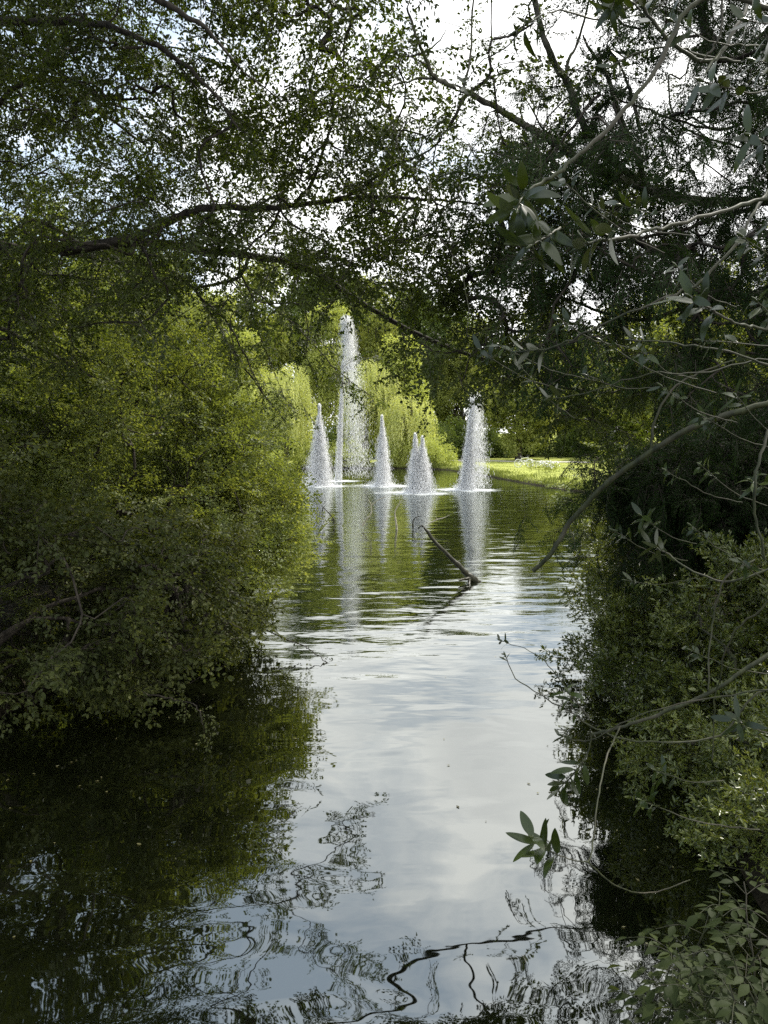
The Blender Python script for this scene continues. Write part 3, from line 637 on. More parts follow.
grid=[ # rows of 64 px from y=-320; columns of 64 px from x=-128
 [.5,.5,.5,.5,.4,.3,.1,0,0,0,0,0,0],
 [.5,.5,.5,.5,.4,.3,.1,0,0,0,0,0,0],
 [.6,.6,.6,.6,.4,.3,.1,0,0,0,0,0,0],
 [.7,.7,.7,.6,.5,.3,.2,.1,0,0,0,0,0],
 [.8,.8,.8,.6,.6,.4,.4,.4,.1,.1,.1,.1,0],
 [1.,1.,1.,.80,.50,.26,.30,.34,.05,.06,.05,.03,0],
 [1.,1.,.90,.72,.60,.44,.46,.42,.14,.20,.18,.08,0],
 [.9,.9,.75,.60,.62,.55,.46,.42,.34,.44,.40,.15,0],
 [.9,1.,1.,.85,.85,.80,.55,.50,.60,.75,.65,.3,0],
 [1.,1.,.9,.65,.45,.30,.22,.22,.42,.58,.55,.3,0],
 [.9,.7,.4,.2,.10,.08,.04,.02,.14,.34,.42,.3,0],
 [.5,.4,.15,.04,.02,.0,.0,.0,.0,.02,.10,.1,0]]
def yr(px,py):
    l=np.clip((300-px)/260,0,1); u=np.clip((200-py)/400,0,1)
    lo=7.2-2.0*u; hi=9.3-1.6*u+l*4.0
    if px>230: hi=min(hi,4329/(150+max(py,250))*.94); lo=min(lo,hi-1.4)
    return lo,hi
tg=cells(grid,-128,-320,64,64,52,yr,rc)
tb=np.array([-6.4,10.0,.3])
lines=[(smooth_line([tb-[0,0,.5],tb+[0.1,0,1.2],tb+[.3,-.2,2.6],tb+[.5,-.2,4.2],tb+[.9,-.4,6.2],tb+[1.3,-.8,8.2]],6,.015),.22,.05),
 (smooth_line([tb+[.3,-.2,2.9],at(-60,262,9.4),at(30,250,8.8),at(110,243,8.5),at(160,226,8.3),at(190,212,8.2),at(220,207,8.2),at(262,209,8.1),at(310,203,8.1),at(380,197,8.0),at(440,201,7.9),at(500,206,7.8)],6,.006),.065,.008),
 (smooth_line([at(60,252,10.5),at(120,262,11.5),at(165,268,12),at(196,292,12),at(228,343,12),at(262,392,12),at(284,420,12)],6,.008),.035,.006),
 (smooth_line([at(165,262,12),at(215,272,12),at(255,292,12),at(300,330,12),at(338,370,12),at(372,397,12)],6,.008),.022,.004),
 (smooth_line([at(228,275,12),at(246,300,12),at(262,340,12),at(285,400,12)],6,.008),.014,.004),
 (smooth_line([at(60,252,8.7),at(140,242,8.7),at(200,250,8.8),at(250,256,8.9),at(305,268,9.1),at(345,292,9.1),at(390,320,9.2),at(430,340,9.35),at(470,356,9.35),at(520,368,9.3),at(552,384,9.3),at(600,392,9.4),at(640,388,9.5)],6,.006),.050,.010),
 (smooth_line([at(296,203,8.1),at(312,182,8.0),at(322,155,7.9),at(333,120,7.8),at(332,85,7.6),at(345,40,7.4)],5,.006),.022,.006),
 (smooth_line([at(310,203,8.1),at(345,196,8.0),at(385,172,7.8),at(430,150,7.5),at(450,125,7.3)],5,.006),.020,.005),
 (smooth_line([at(250,256,8.9),at(235,280,8.9),at(196,290,9.0),at(225,320,9.0),at(243,350,9.0),at(262,392,9.1)],5,.006),.020,.006),
 (smooth_line([tb+[.8,-.4,5.6],at(-40,40,8.6),at(40,22,8.0),at(120,30,7.4),at(190,70,7.0),at(240,130,6.8)],6,.008),.06,.008),
 (smooth_line([tb+[1.1,-.6,7.2],at(-20,-90,8),at(90,-70,7),at(160,0,6.3),at(205,28,6.2),at(232,60,6.2)],6,.008),.05,.008),
 (smooth_line([tb+[.6,-.3,4.9],at(0,100,9.5),at(60,80,8.6),at(100,95,8.0),at(150,100,7.8)],6,.008),.045,.008),
 (smooth_line([tb+[.2,0,2.2],at(-30,330,9.8),at(40,350,9.8),at(100,380,9.6)],6,.01),.05,.01),
]
ex=[at(px+rc.normal(0,7),py+rc.normal(0,6),12+rc.normal(0,.25)) for px,py,k in [(430,336,0),(196,292,4),(212,318,5),(228,343,5),(245,368,5),(262,392,5),(278,412,4),(255,292,4),(285,315,4),(310,340,4),(338,370,5),(352,384,3),(372,397,2),(246,300,3),(262,340,4),(285,400,5),(300,250,5),(350,235,4)] for _ in range(k)]
ex+=[at(px+rc.normal(0,9),py+rc.normal(0,8),9.25+rc.normal(0,.15)) for px,py in [(330,285),(350,298),(372,310),(395,322),(405,330),(440,343),(480,358),(500,364),(530,372),(552,382)]]
tg=np.concatenate([tg,np.array(ex)])
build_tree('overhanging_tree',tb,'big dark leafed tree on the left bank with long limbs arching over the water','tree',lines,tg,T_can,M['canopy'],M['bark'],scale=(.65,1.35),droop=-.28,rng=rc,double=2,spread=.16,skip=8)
print('left bank')
def blob(c,r_,n,rng,lo=.35,noise_=.22,zmin=.1,fl=3.0):
    k=max(6,n//9); u=norm(rng.normal(0,1,(k,3))); ph=rng.uniform(0,6,4)
    l=1+noise_*(np.sin(u[:,0]*fl+ph[0])+np.sin(u[:,1]*fl*1.3+ph[1])+np.sin(u[:,2]*fl*1.5+ph[2]))*.6
    Q=np.array(c)+u*np.array(r_)*(l*rng.uniform(lo,1,k)**.5)[:,None]
    P=Q[rng.integers(0,k,n)]+rng.normal(0,1,(n,3))*np.mean(r_)*np.array([.13,.13,.07])
    return P[P[:,2]>zmin]
def multi(base,ends,ra,rb,rng):
    return [(smooth_line([base-[0,0,.3],base*.6+np.array(e)*.4+[0,0,.3],np.array(e)],6,.02),ra,rb) for e in ends]
# dark near bush
b=np.array([-4.2,7.2,.5]); P=np.concatenate([blob((-3.75,7.2,1.35),(1.75,1.5,1.35),430,rc),blob((-2.75,7.7,.8),(1.0,1.0,.6),170,rc),blob((-4.6,6.2,2.1),(1.4,1.3,1.3),180,rc),blob((-2.5,8.6,1.3),(.8,.9,.8),110,rc),blob((-2.45,9.6,.55),(.95,1.0,.42),200,rc)])  # last low lobe: dark leaves added as shade at the sunlit bush's foot
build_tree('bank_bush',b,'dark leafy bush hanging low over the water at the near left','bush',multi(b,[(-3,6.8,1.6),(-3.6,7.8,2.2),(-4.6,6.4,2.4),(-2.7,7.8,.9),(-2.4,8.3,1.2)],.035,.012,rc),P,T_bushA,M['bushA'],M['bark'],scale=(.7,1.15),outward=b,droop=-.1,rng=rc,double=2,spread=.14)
# main sunlit bush
b=np.array([-4.6,10.8,.4]); P=np.concatenate([blob((-3.8,10.9,1.9),(2.3,1.9,1.6),760,rc,zmin=.25),blob((-2.5,10.7,1.6),(1.25,1.2,.85),380,rc,zmin=.4),blob((-3.5,11.5,3.2),(1.8,1.4,1.2),420,rc),blob((-2.45,11.6,2.2),(1.0,1.2,.9),230,rc,zmin=.5)])
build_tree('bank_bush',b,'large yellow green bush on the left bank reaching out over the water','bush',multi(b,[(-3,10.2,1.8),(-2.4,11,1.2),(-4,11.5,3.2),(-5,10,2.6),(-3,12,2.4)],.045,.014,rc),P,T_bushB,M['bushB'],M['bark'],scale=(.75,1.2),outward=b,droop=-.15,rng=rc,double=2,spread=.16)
b=np.array([-7.5,15.5,.4]); P=np.concatenate([blob((-6.8,15.5,2.6),(3.4,2.6,2.5),900,rc),blob((-5.2,15.0,3.2),(1.7,1.7,1.6),320,rc),blob((-4.9,15.6,1.4),(1.7,1.7,1.2),260,rc)])
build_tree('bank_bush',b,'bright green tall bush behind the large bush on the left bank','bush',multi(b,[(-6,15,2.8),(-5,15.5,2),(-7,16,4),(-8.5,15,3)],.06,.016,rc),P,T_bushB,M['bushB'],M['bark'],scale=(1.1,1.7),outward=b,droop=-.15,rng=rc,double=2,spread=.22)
b=np.array([-12.5,22,.5]); P=np.concatenate([blob((-12,22,4.6),(4.8,3.6,4.4),1100,rc),blob((-9.2,22,3.0),(2.2,2.4,2.2),300,rc)])
build_tree('bank_tree',b,'round green tree farther along the left bank','tree',multi(b,[(-11,21,4),(-9.5,22,3),(-13,22,6),(-15,21,4)],.10,.02,rc),P,T_bushB,M['bushB'],M['bark'],scale=(2.0,3.0),outward=b,droop=-.15,rng=rc,double=2,spread=.3,step=.4)
b=np.array([-9.5,9,.9]); P=blob((-8.6,8.5,4.4),(3.6,4,3.8),600,rc)
build_tree('bank_tree',b,'dark tree at the left edge behind the near bush','tree',multi(b,[(-8,8.5,4),(-7.5,9.5,6),(-9,8,7)],.12,.03,rc),P,T_can,M['canopy'],M['bark'],scale=(1.4,2.0),outward=b,rng=rc,double=2,spread=.3,step=.35)

print('right bank')
# yew and its dead looking lichen covered neighbour limbs
grid=[ # columns of 64 px from x=448, rows from y=-256
 [0,.1,.2,.5,.6,.6,.5],[0,.1,.2,.5,.6,.6,.5],[0,.1,.2,.5,.6,.6,.5],[0,0,.15,.5,.6,.6,.5],
 [0,0,.10,.42,.6,.7,.7],[0,.08,.42,.36,.55,.7,.7],[.08,.50,.70,.46,.62,.8,.8],[.15,.65,.85,.75,.85,.9,.9],[.04,.55,.75,.75,.8,.9,.9],
 [.05,.35,.50,.55,.7,.8,.8],[0,.0,.12,.28,.5,.6,.6],[0,0,.22,.75,.95,1,1],[0,0,.25,.9,1,1,1]]
ry=np.random.default_rng(5)
tg=cells(grid,448,-256,64,64,26,lambda px,py:(5.6,8.6) if py<420 else (7.2,9.6),ry)
tg=tg[tg[:,2]>1.15]
tg=np.concatenate([tg]+[np.array(c)+norm(ry.normal(0,1,(n,3)))*np.array(q)*(ry.uniform(.2,1,(n,1))**.5) for c,q,n in (((3.55,8.1,2.2),(1.2,.9,.60),330),((4.6,8.6,2.5),(1.4,1.1,.9),260),((2.75,8.0,2.35),(.5,.5,.28),60))])
yb=np.array([6.2,9.4,.6])
lines=[(smooth_line([yb-[0,0,.5],yb+[0,0,2],yb+[-.1,-.2,4.5],yb+[-.3,-.5,7.5]],6,.02),.24,.06),
 (smooth_line([yb+[0,0,3.6],at(800,210,8.2),at(740,212,7.6),at(690,228,7.2),at(640,238,7.0),at(590,250,6.9)],6,.006),.030,.007),
 (smooth_line([yb+[0,0,1.9],at(800,440,9.2),at(740,455,8.9),at(680,470,8.6),at(620,478,8.4)],6,.006),.05,.010),
 (smooth_line([yb+[-.1,-.2,5.2],at(790,40,7.8),at(735,58,7.2),at(700,20,6.8),at(660,5,6.6)],6,.006),.022,.006),
 (smooth_line([yb+[-.1,-.2,4.6],at(790,120,7.9),at(720,130,7.2),at(650,110,6.8),at(600,95,6.6)],6,.006),.020,.006),
 (smooth_line([yb+[0,0,3.0],at(800,300,8.6),at(720,300,8.0),at(640,320,7.6),at(570,300,7.4)],6,.006),.045,.010)]
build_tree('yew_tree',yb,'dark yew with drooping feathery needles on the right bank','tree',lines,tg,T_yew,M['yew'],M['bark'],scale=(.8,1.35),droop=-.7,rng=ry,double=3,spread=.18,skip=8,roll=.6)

# small leafed deciduous tree with lichen limbs at the top right
rt=np.random.default_rng(9)
grid=[[.0,.0,.0,.0,.1,.1],[.0,.0,.0,.0,.1,.1],[.08,.06,.03,.06,.2,.3],[.10,.20,.12,.05,.2,.3],[.2,.55,.55,.2,.1,.1],[.3,.5,.4,.3,.15,.1],[.1,.15,.15,.15,.1,.1],[.0,.05,.1,.1,.1,.1],[.0,.0,.1,.1,.1,.1]]
tg=cells(grid,384,-128,64,64,9,lambda px,py:(6.6,8.6),rt)
tb=np.array([5.0,7.6,.8])
lines=[(smooth_line([tb-[0,0,.5],tb+[-.1,0,2],at(800,200,7.6)],6,.02),.10,.07),
 (smooth_line([at(800,200,7.6),at(690,200,7.5),at(600,170,7.4),at(560,146,7.3),at(520,122,7.2),at(495,107,7.2),at(463,90,7.1),at(437,79,7.1),at(426,60,7.0),at(416,35,7.0),at(407,8,6.9)],6,.004),.046,.009),
 (smooth_line([at(640,184,7.5),at(596,142,7.3),at(580,118,7.2),at(570,88,7.2),at(556,66,7.1),at(545,40,7.0),at(536,8,7.0),at(530,-30,6.9)],6,.004),.036,.022),
 (smooth_line([at(566,82,7.2),at(568,62,7.2),at(577,44,7.2),at(584,22,7.1),at(592,-15,7.1)],5,.003),.016,.008),
 (smooth_line([at(437,79,7.1),at(420,78,7.1),at(405,82,7.0),at(396,76,7.0)],5,.003),.013,.005),
 (smooth_line([at(426,52,7.0),at(440,40,7.0),at(447,28,7.0)],5,.002),.008,.003),
 (smooth_line([at(650,190,7.4),at(618,110,7.3),at(608,78,7.2),at(590,50,7.1),at(583,35,7.0)],5,.003),.026,.008),
 (smooth_line([at(640,130,7.3),at(632,98,7.3),at(622,70,7.2),at(607,45,7.2)],5,.003),.018,.006),
 (smooth_line([at(463,90,7.1),at(470,60,7.0),at(472,20,7.0),at(475,-20,6.9)],5,.003),.012,.006)]
build_tree('deciduous_tree',tb,'small leafed tree with bare grey lichen covered limbs against the sky','tree',lines,tg,T_can,M['canopy'],M['lichen'],scale=(.55,1.15),droop=-.05,rng=rt,double=1,skip=14)

# lit foliage farther back along the right bank
b=np.array([9.5,17,.5]); P=np.concatenate([blob((9.4,17,3.0),(4.2,3.2,3.0),1000,rc),blob((7.0,16.2,3.6),(1.8,1.6,1.5),240,rc)])
build_tree('bank_tree',b,'yellow green tree behind the yew on the right bank','tree',multi(b,[(8,16.5,3.5),(9,17,5),(11,17,4)],.09,.02,rc),P,T_bushB,M['bushB'],M['bark'],scale=(1.6,2.3),outward=b,rng=rc,double=2,spread=.3,step=.35)

# privet like shrubs on the right bank
def shrub(c_list,base,label,n_sc,seed):
    rr_=np.random.default_rng(seed); P=np.concatenate([blob(c,r_,n,rr_,zmin=.06) for c,r_,n in c_list]); b=np.array(base)
    ends=[tuple(np.array(c)+rr_.normal(0,.3,3)+[0,0,.2]) for c,r_,n in c_list for _ in range(2)]
    return build_tree('waterside_shrub',b,label,'shrub',multi(b,ends,.02,.008,rr_),P,T_priv,M['privet'],M['green_twig'],scale=n_sc,outward=b,droop=.15,rng=rr_,double=3,spread=.13,roll=.7,step=.15)
shrub([((3.5,8.3,.75),(1.35,1.6,1.0),420),((2.95,7.3,.5),(.8,1.0,.62),200),((4.6,7.4,1.1),(1.3,1.4,1.0),220),((3.9,10.2,.9),(1.2,1.5,1.0),240)],(4.3,8.3,.3),'dense small leafed shrub on the right bank dipping into the water',(.7,1.15),61)
shrub([((3.2,5.7,.75),(1.0,1.1,.85),330),((2.35,5.4,.35),(.55,.8,.38),120),((3.9,4.8,1.1),(1.1,1.0,.9),200)],(3.6,5.6,.6),'small leafed shrub with a dark hollow nearer on the right bank',(.6,1.0),62)
shrub([((2.35,3.9,.75),(.62,.7,.40),210),((2.9,3.7,1.0),(.7,.8,.55),160)],(2.8,3.9,.7),'low small leafed shrub just above the pale saplings',(.5,.8),63)

# ------------------------------------------------------------------ rhododendron in front
print('rhododendron')
def big_leaf(mb,p,d,n,L_,W,rng,droop=.25,val=.5):
    nu,nv=12,4; d=norm(np.array(d,float)); n=np.array(n,float); n=norm(n-d*np.dot(n,d)); s=np.cross(n,d)
    us=np.linspace(0,1,nu+1); V=[]
    pet=.12
    for u in us:
        wv=W*.5*(math.sin(PI*max(0,min(1,(u)**.85)))**.75)*(1.0 if u>0 else 0)+.0012
        c=np.array(p)+d*(pet+u)*L_*(1-.15*droop*u)-n*droop*L_*u*u*.6
        for v_ in np.linspace(-1,1,nv+1):
            V.append(c+s*wv*v_+n*(abs(v_)*wv*.28-(abs(v_)**2)*wv*.22)+n*0)
    i,j=np.meshgrid(np.arange(nu),np.arange(nv),indexing='ij'); k=nv+1
    mb.add(V,np.stack([i*k+j,(i+1)*k+j,(i+1)*k+j+1,i*k+j+1],-1),val)
    pt=np.array([np.array(p),np.array(p)+d*L_*(pet+.05)]); v,f=tube_arrays(pt,[.0018,.0014],4); mb.add(v,f,.9)
def whorl(parent,base,tip,d,n,L_,rng,spread=70,label=None,up=.35,width=.30,hang=0.0):
    n=int(n*1.5)
    mb=MB(); d=norm(np.array(d,float)); a=norm(np.cross(d,[.1,.2,1.0])); b_=np.cross(d,a); ph0=rng.uniform(0,6)
    for i in range(n):
        ph=ph0+i*2.4; el=math.radians(spread*rng.uniform(.65,1.2)*(1-.25*i/n)); e=d*math.cos(el)+(a*math.cos(ph)+b_*math.sin(ph))*math.sin(el)+np.array([0,0,-hang])
        nn_=d*math.sin(el)+np.array([0,0,up])-(a*math.cos(ph)+b_*math.sin(ph))*math.cos(el)*.6+rng.normal(0,.35,3)
        big_leaf(mb,np.array(tip)-d*i*.011,e,nn_,L_*rng.uniform(.65,1.15),L_*width*.85*rng.uniform(.85,1.15),rng,droop=rng.uniform(-.1,.75),val=rng.uniform(0,1))
    # bud
    P=np.array([tip-d*.01,tip+d*.006,tip+d*.02]); v,f=tube_arrays(P,[.004,.0055,.001],6); mb.add(v,f,1.0)
    return mb.build('leaf_cluster',M['rhodo'],parent,smooth=True,origin=base)
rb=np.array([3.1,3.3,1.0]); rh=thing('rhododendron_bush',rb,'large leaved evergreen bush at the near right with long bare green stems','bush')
rr=np.random.default_rng(21)
def stem(pts,ra,rb_,jit=.004,leafn=0,L_=.10,**kw):
    P=smooth_line(pts,6,jit); g=MB(); rad=.68*np.linspace(ra,rb_,len(P))*(1+.06*rr.normal(0,1,len(P))); v,f=tube_arrays(P,rad,8); g.add(v,f); g.build('branch',M['green_twig'],rh,smooth=True,origin=rb)
    if leafn: whorl(rh,rb,P[-1],P[-1]-P[-3],leafn,L_,rr,**kw)
    return P
# long bare curved branch reaching left over the water, cut end
stem([rb+[.1,.3,.2],at(860,380,4.0),at(768,404,4.0),at(700,424,4.1),at(650,452,4.2),at(605,485,4.3),at(570,523,4.4),at(552,553,4.4),at(533,571,4.45)],.026,.019,.003)
stem([at(650,452,4.2),at(655,420,4.2),at(672,390,4.2),at(700,372,4.2),at(745,357,4.2)],.012,.006,.003,5,.10)
stem([rb,at(850,610,3.4),at(768,655,3.3),at(715,690,3.3),at(665,712,3.35),at(625,726,3.4),at(592,734,3.45)],.017,.009,.002)
stem([at(592,734,3.45),at(588,752,3.45),at(575,772,3.4),at(558,790,3.4)],.006,.0035,.001,12,.11,spread=62,up=1.2)
stem([at(620,727,3.4),at(606,760,3.1),at(598,800,2.9),at(592,850,2.75),at(588,862,2.7)],.006,.004,.001)
stem([at(588,862,2.7),at(572,860,2.7),at(552,852,2.7),at(532,838,2.7)],.004,.0025,.001,8,.115,spread=66,up=1.0,width=.38)
stem([at(588,862,2.7),at(615,885,2.75),at(650,893,2.9),at(690,880,3.0)],.004,.003,.001)
stem([rb+[.2,.1,0],at(800,690,3.6),at(720,735,3.6),at(660,742,3.6),at(610,735,3.6),at(570,712,3.7),at(520,682,3.8),at(505,655,3.85)],.009,.003,.003,3,.05)
stem([at(590,720,3.7),at(560,680,3.8),at(535,655,3.9),at(500,640,4.0)],.005,.002,.003,4,.05)
stem([at(570,712,3.7),at(572,700,3.7),at(566,690,3.7)],.005,.004,.002,9,.09,spread=80)
# upper stems
stem([rb+[.3,-.3,.6],at(840,60,2.6),at(775,10,2.6),at(700,0,2.6),at(655,70,2.55),at(620,115,2.5),at(580,155,2.45),at(545,180,2.4),at(525,195,2.35),at(517,210,2.3)],.014,.006,.003,10,.105,spread=70,up=.7,width=.32)
stem([at(560,228,2.4),at(545,238,2.3),at(530,246,2.25)],.006,.004,.001,8,.11,spread=75,up=.7)
stem([rb+[.2,.1,.7],at(840,200,2.8),at(765,200,2.7),at(720,212,2.6),at(670,226,2.5),at(630,236,2.4),at(590,243,2.35),at(575,250,2.35)],.011,.006,.003,9,.115,spread=70,up=.7,width=.32)
stem([at(768,190,2.9),at(752,215,2.8),at(735,245,2.75),at(700,282,2.7),at(660,300,2.7),at(600,325,2.8),at(560,345,2.9),at(515,352,3.0)],.009,.004,.003,8,.08,spread=80)
stem([rb+[.1,0,.5],at(830,350,2.4),at(765,330,2.3),at(735,322,2.2),at(708,308,2.15),at(688,296,2.1)],.008,.004,.002,8,.085,spread=72,up=.8)
stem([at(768,365,2.9),at(720,350,2.9),at(670,343,3.0),at(630,340,3.1)],.007,.004,.003,5,.07)
stem([at(768,360,3.3),at(700,372,3.3),at(640,376,3.4),at(590,392,3.5),at(545,400,3.6)],.006,.003,.004,7,.08,spread=80)
stem([rb+[.4,0,1.2],at(850,-60,3.0),at(768,-20,3.0),at(740,20,2.9),at(710,62,2.8),at(668,40,2.8),at(640,0,2.8)],.013,.008,.003,7,.10)
stem([at(740,62,3.2),at(700,55,3.2),at(672,47,3.2),at(640,52,3.2),at(612,66,3.2)],.008,.004,.003,6,.06)
stem([at(720,-30,2.5),at(722,20,2.5),at(715,45,2.5),at(700,62,2.5)],.006,.004,.002)
stem([at(640,0,3.1),at(600,20,3.1),at(560,10,3.0),at(525,25,2.9),at(515,32,2.9)],.006,.003,.002,9,.09,spread=80,hang=.4)
stem([at(525,25,2.9),at(505,48,2.9),at(480,62,3.0),at(462,90,3.1)],.004,.002,.002,4,.05)
stem([at(640,10,3),at(622,-5,2.9),at(612,8,2.8)],.006,.004,.002,9,.09,spread=80,hang=.5)
stem([at(768,430,3.0),at(755,480,2.9),at(756,520,2.9),at(765,560,2.9)],.009,.007,.003)
stem([at(790,560,3.4),at(740,580,3.4),at(700,575,3.5),at(668,555,3.6),at(652,545,3.7)],.009,.004,.003,7,.085,spread=80)
stem([at(755,560,3.4),at(725,580,3.4),at(712,625,3.4),at(708,690,3.3)],.007,.005,.003)
stem([at(768,600,3.0),at(730,640,3.1),at(715,700,3.2),at(712,760,3.2)],.006,.004,.003)
stem([at(768,690,3.0),at(700,700,3.1),at(640,715,3.2),at(590,740,3.3),at(560,735,3.4)],.005,.003,.003,5,.05)
# scattered leafy shoots through the bush
for px,py,Y in [(745,20,2.4),(700,80,2.3),(748,135,2.0),(740,235,2.6),(660,385,3.2),(700,415,3.4),(640,350,3.3),(755,300,2.5),(600,340,3.4),(520,365,3.6),(560,320,3.5),(735,395,3.0),(665,470,3.8),(640,515,3.8),(690,525,3.7),(612,530,4.0),(700,465,3.4),(750,480,3.2),(675,265,3.0),(620,205,3.1),(752,60,2.6),(670,20,2.7),(690,650,3.6),(655,770,3.3),(640,800,3.1),(735,720,3.0),(590,205,3.2),(555,175,3.0),(700,340,2.6),(585,375,3.6),(500,345,3.6),(480,350,3.9),(625,580,4.2),(740,560,3.3)]:
    e=at(px,py,Y); s=e+np.array([.25+rr.uniform(0,.25),rr.uniform(-.1,.25),rr.uniform(-.25,.05)])
    stem([s,(s+e)/2+np.array([0,0,-.03]),e],.004,.0028,.002,int(rr.integers(6,10)),rr.uniform(.06,.095),spread=75,up=.5,hang=.15)

# floating leafy sprays near the banks
def spray_twig(name,pts,label,templates,leafm,stemm,n,seed,sc=(.4,.8)):
    r_=np.random.default_rng(seed); P=smooth_line(pts,8,.006); o0=P[0].copy(); root=thing(name,o0,label,'branch')
    g=MB(); v,f=tube_arrays(P,np.linspace(.010,.003,len(P)),5); g.add(v,f)
    ix=np.linspace(len(P)*.25,len(P)-1,n).astype(int); T=norm(np.gradient(P,axis=0)); l=MB(); place_twigs(l,g,templates,P[ix],T[ix]+r_.normal(0,.4,(n,3)),r_.uniform(*sc,n),r_)
    g.build('stem',stemm,root,origin=o0); l.build('foliage',leafm,root,origin=o0)
spray_twig('low_branch',[(-2.6,10.6,.5),at(290,640,9.8),at(310,650,9.6),at(330,664,9.4),at(342,668,9.3)],'thin twig with few leaves trailing from the left bushes over the water',T_bushA,M['bushA'],M['bark'],3,71)
spray_twig('low_branch',[at(130,690,7.2),at(175,700,7.0),at(195,705,6.8),at(203,725,6.7)],'short hanging twig below the near left bush',T_bushA,M['bushA'],M['bark'],4,72)

# pale saplings in the bottom right corner
print('saplings')
def sapling(seed,h,n):
    r_=np.random.default_rng(seed); st=MB(); lv=MB(); P=smooth_line([(0,0,-.1),(r_.normal(0,.04),r_.normal(0,.04),h*.5),(r_.normal(0,.08),r_.normal(0,.08),h)],6,.003); v,f=tube_arrays(P,np.linspace(.005,.0025,len(P)),5); st.add(v,f)
    for i in range(n):
        q=P[int(len(P)*(.35+.62*i/n))]; a=i*2.3+r_.uniform(0,1); d=np.array([math.cos(a),math.sin(a),.35]); ln=r_.uniform(.12,.2)
        A=smooth_line([q,q+d*ln*.5,q+d*ln+np.array([0,0,-ln*.3])],5); v,f=tube_arrays(A,.0014,4); st.add(v,f)
        T=norm(np.gradient(A,axis=0)); pos=[];D=[];Nn=[];S=[]
        for t,sd in ((.35,1),(.35,-1),(.65,1),(.65,-1),(1,0)):
            k=int(t*(len(A)-1)); s=norm(np.cross([0,0,1],T[k])); pos.append(A[k]); D.append(T[k]*(.55 if sd else 1)+s*sd*.85+[0,0,-.15]); Nn.append(np.array([0,0,1])+r_.normal(0,.25,3)); S.append(.062*(1.2 if not sd else .95)*r_.uniform(.8,1.1))
        for p_,d_,n_2,s_ in zip(pos,D,Nn,S): leafgrid(lv,p_,d_,n_2,s_,s_*.5,r_,r_.uniform(0,1))
    return st,lv
def leafgrid(mb,p,d,n,L_,W,rng,val):
    d=norm(np.array(d,float)); n=norm(n-d*np.dot(n,d)); s=np.cross(n,d); V=[]; prof=[.02,.62,1,.85,.42,.0]
    for u,w_ in zip(np.linspace(0,1,6),prof):
        c=np.array(p)+d*L_*(u+.08)-n*L_*.16*u*u
        for v_ in (-1,0,1): V.append(c+s*W*.5*w_*v_+n*abs(v_)*W*.12*w_)
    i,j=np.meshgrid(np.arange(5),np.arange(2),indexing='ij'); mb.add(V,np.stack([i*3+j,(i+1)*3+j,(i+1)*3+j+1,i*3+j+1],-1),val)
protos=[]
SP=[(672,925,2.75,'pale green sapling standing nearest the dark water, lowest of the clump'),(700,960,2.55,'pale green sapling leaning left in the corner clump'),(735,915,2.5,'tallest pale green sapling of the corner clump'),(760,960,2.4,'pale green sapling against the right picture edge'),(720,1000,2.35,'pale green sapling low in front of the corner clump'),(690,1005,2.5,'small pale sapling at the foot of the corner clump'),(765,910,2.7,'pale sapling behind the tallest one in the corner'),(745,1015,2.25,'pale sapling cut by the bottom edge of the view'),(705,915,2.8,'pale sapling with spread leaves behind the corner clump'),(655,990,2.6,'thin pale sapling rising from the dark bank edge')]
for n_,(px,py,Y,lab) in enumerate(SP):
    top=at(px,py,Y); z0=float(gz(np.array([top[0]]),np.array([Y]))[0]); h=.55 if n_<3 else .5
    base=(float(top[0]),float(Y),float(top[2]-h))
    if n_<3:
        st,lv=sapling(80+n_,h,11); o=thing('sapling',base,lab,'sapling','pale saplings in the bottom right corner'); st.build('stem',M['green_twig'],o); lv.build('foliage',M['ash'],o); protos.append(o)
    else: dup(protos[n_%3],base,n_*1.7,(1,1,1),lab,'pale saplings in the bottom right corner')

# small leaves and specks afloat near the banks
r_=np.random.default_rng(44); n=160; yy=r_.uniform(3.6,16,n); side=r_.integers(0,2,n); xl_=np.interp(yy,[3,6,9,12,15],[-4.0,-3.2,-2.2,-1.6,-3.0])+r_.exponential(.7,n); xr_=np.interp(yy,[3,6,9,12,16],[1.6,2.2,2.4,3.6,6])-r_.exponential(.45,n)
Q=np.column_stack([np.where(side==0,xl_,xr_),yy,np.full(n,.006)]); a_=r_.uniform(0,2*PI,n); V,f=leaf_arrays(Q,np.column_stack([np.cos(a_),np.sin(a_),0*a_]),np.tile([0,0,1.0],(n,1)),r_.uniform(.015,.045,n),r_.uniform(.01,.022,n),fold=.02,curl=0,k=4)
g=MB(); g.add(V,(np.arange(n)*4)[:,None,None]+f[None],r_.uniform(0,1,n)); M['litter']=leafmat('floating_leaf',(.10,.09,.03),(.22,.20,.09),(.5,.48,.30),.1,.5,.4); tag(g.build('floating_leaves',M['litter']),'small fallen leaves and specks afloat near the banks','leaves',kind='stuff')

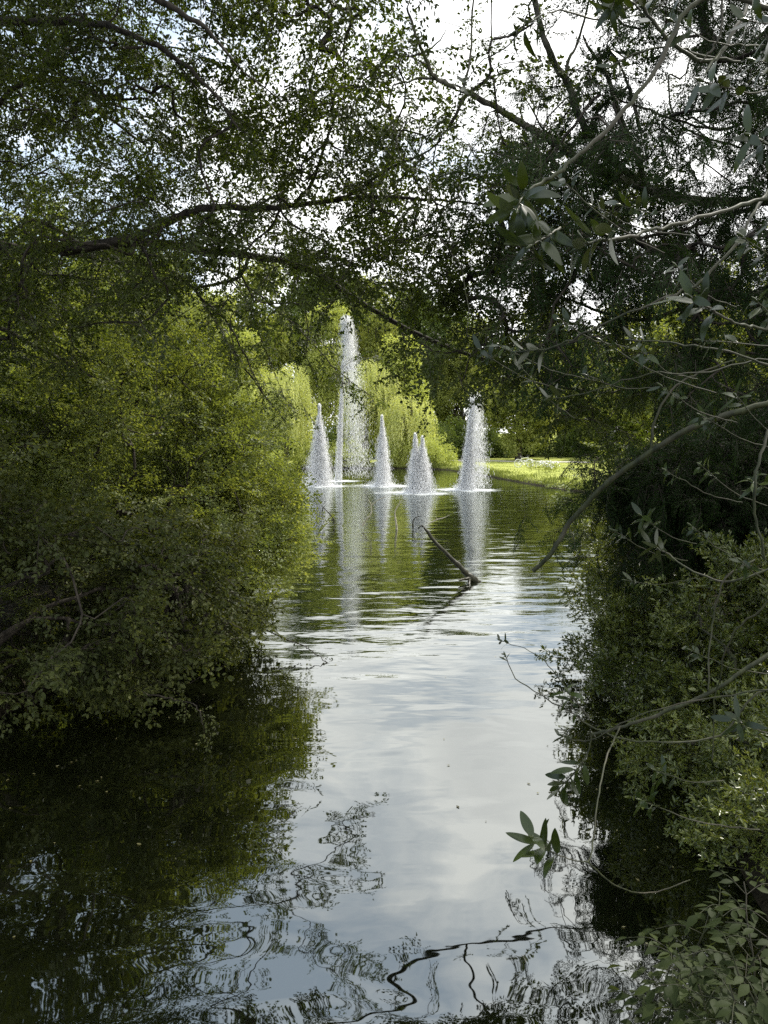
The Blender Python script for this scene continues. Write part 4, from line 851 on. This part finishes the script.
# ------------------------------------------------------------------ things on the lawn
def torus(mb,c,Rr,r_,axis_y=True,n=24,k=6):
    a=np.linspace(0,2*PI,n+1); P=np.column_stack([np.cos(a)*Rr,0*a,np.sin(a)*Rr])+np.array(c); v,f=tube_arrays(P,r_,k); mb.add(v,f)
white=plain('white_paint',(.75,.76,.74),.4); black=plain('black_rubber',(.02,.02,.02),.6)
p=at(524,460,64); z=float(gz(np.array([p[0]]),np.array([64.]))[0]); bk=thing('bicycle',(p[0],64,z),'pale bicycle parked on the lawn beyond the water','bicycle'); bk.rotation_euler=(0,0,.25)
for x in (-.52,.52):
    g=MB(); torus(g,(x,0,.34),.33,.028); 
    for q in range(8):
        a=q*PI/8; v,f=tube_arrays([(x-math.cos(a)*.32,0,.34-math.sin(a)*.32),(x+math.cos(a)*.32,0,.34+math.sin(a)*.32)],.004,3); g.add(v,f)
    g.build('wheel',white,bk)
g=MB()
for A,B in (((-.52,0,.34),(-.1,0,.3)),((-.1,0,.3),(-.25,0,.82)),((-.1,0,.3),(.35,0,.72)),((-.22,0,.74),(.34,0,.82)),((.34,0,.88),(.52,0,.34)),((-.52,0,.34),(-.22,0,.74))):
    v,f=tube_arrays([A,B],.02,6); g.add(v,f)
g.build('frame',white,bk)
g=MB(); v,f=tube_arrays([(-.38,0,.86),(-.25,0,.87),(-.12,0,.86)],[.09,.06,.02],8); g.add(v,f); g.build('saddle',black,bk)
g=MB(); v,f=tube_arrays([(.3,-.28,.98),(.38,-.15,1.0),(.34,0,.95),(.38,.15,1.0),(.3,.28,.98)],.015,6); g.add(v,f); g.build('handlebar',black,bk)
M['flower']=plain('white_petal',(.8,.8,.78),.7)
for n_,(px,Y,w_,lab) in enumerate([(535,60,1.3,'larger clump of white flowers on the lawn'),(549,56,.9,'smaller clump of white flowers right of the larger one')]):
    p=at(px,460,Y); z=float(gz(np.array([p[0]]),np.array([float(Y)]))[0]); r_=np.random.default_rng(90+n_); k=260; o=thing('flower_clump',(p[0],Y,z),lab,'flowers','white flowers on the lawn')
    Q=np.column_stack([r_.normal(0,w_*.4,k),r_.normal(0,w_*.3,k),r_.uniform(.05,.6,k)]); V,f=leaf_arrays(Q,r_.normal(0,1,(k,3))+[0,0,1],r_.normal(0,1,(k,3)),np.full(k,.25),np.full(k,.05),k=4); g=MB(); g.add(V,(np.arange(k)*4)[:,None,None]+f[None],r_.uniform(0,1,k)); g.build('foliage',M['midgreen'],o)
    k=130; Q=np.column_stack([r_.normal(0,w_*.4,k),r_.normal(0,w_*.3,k),r_.uniform(.35,.75,k)]); V,f=leaf_arrays(Q,r_.normal(0,1,(k,3)),r_.normal(0,.5,(k,3))+[0,-.5,.8],np.full(k,.12),np.full(k,.11),k=4); g=MB(); g.add(V,(np.arange(k)*4)[:,None,None]+f[None]); g.build('blossom',M['flower'],o)
print('done')
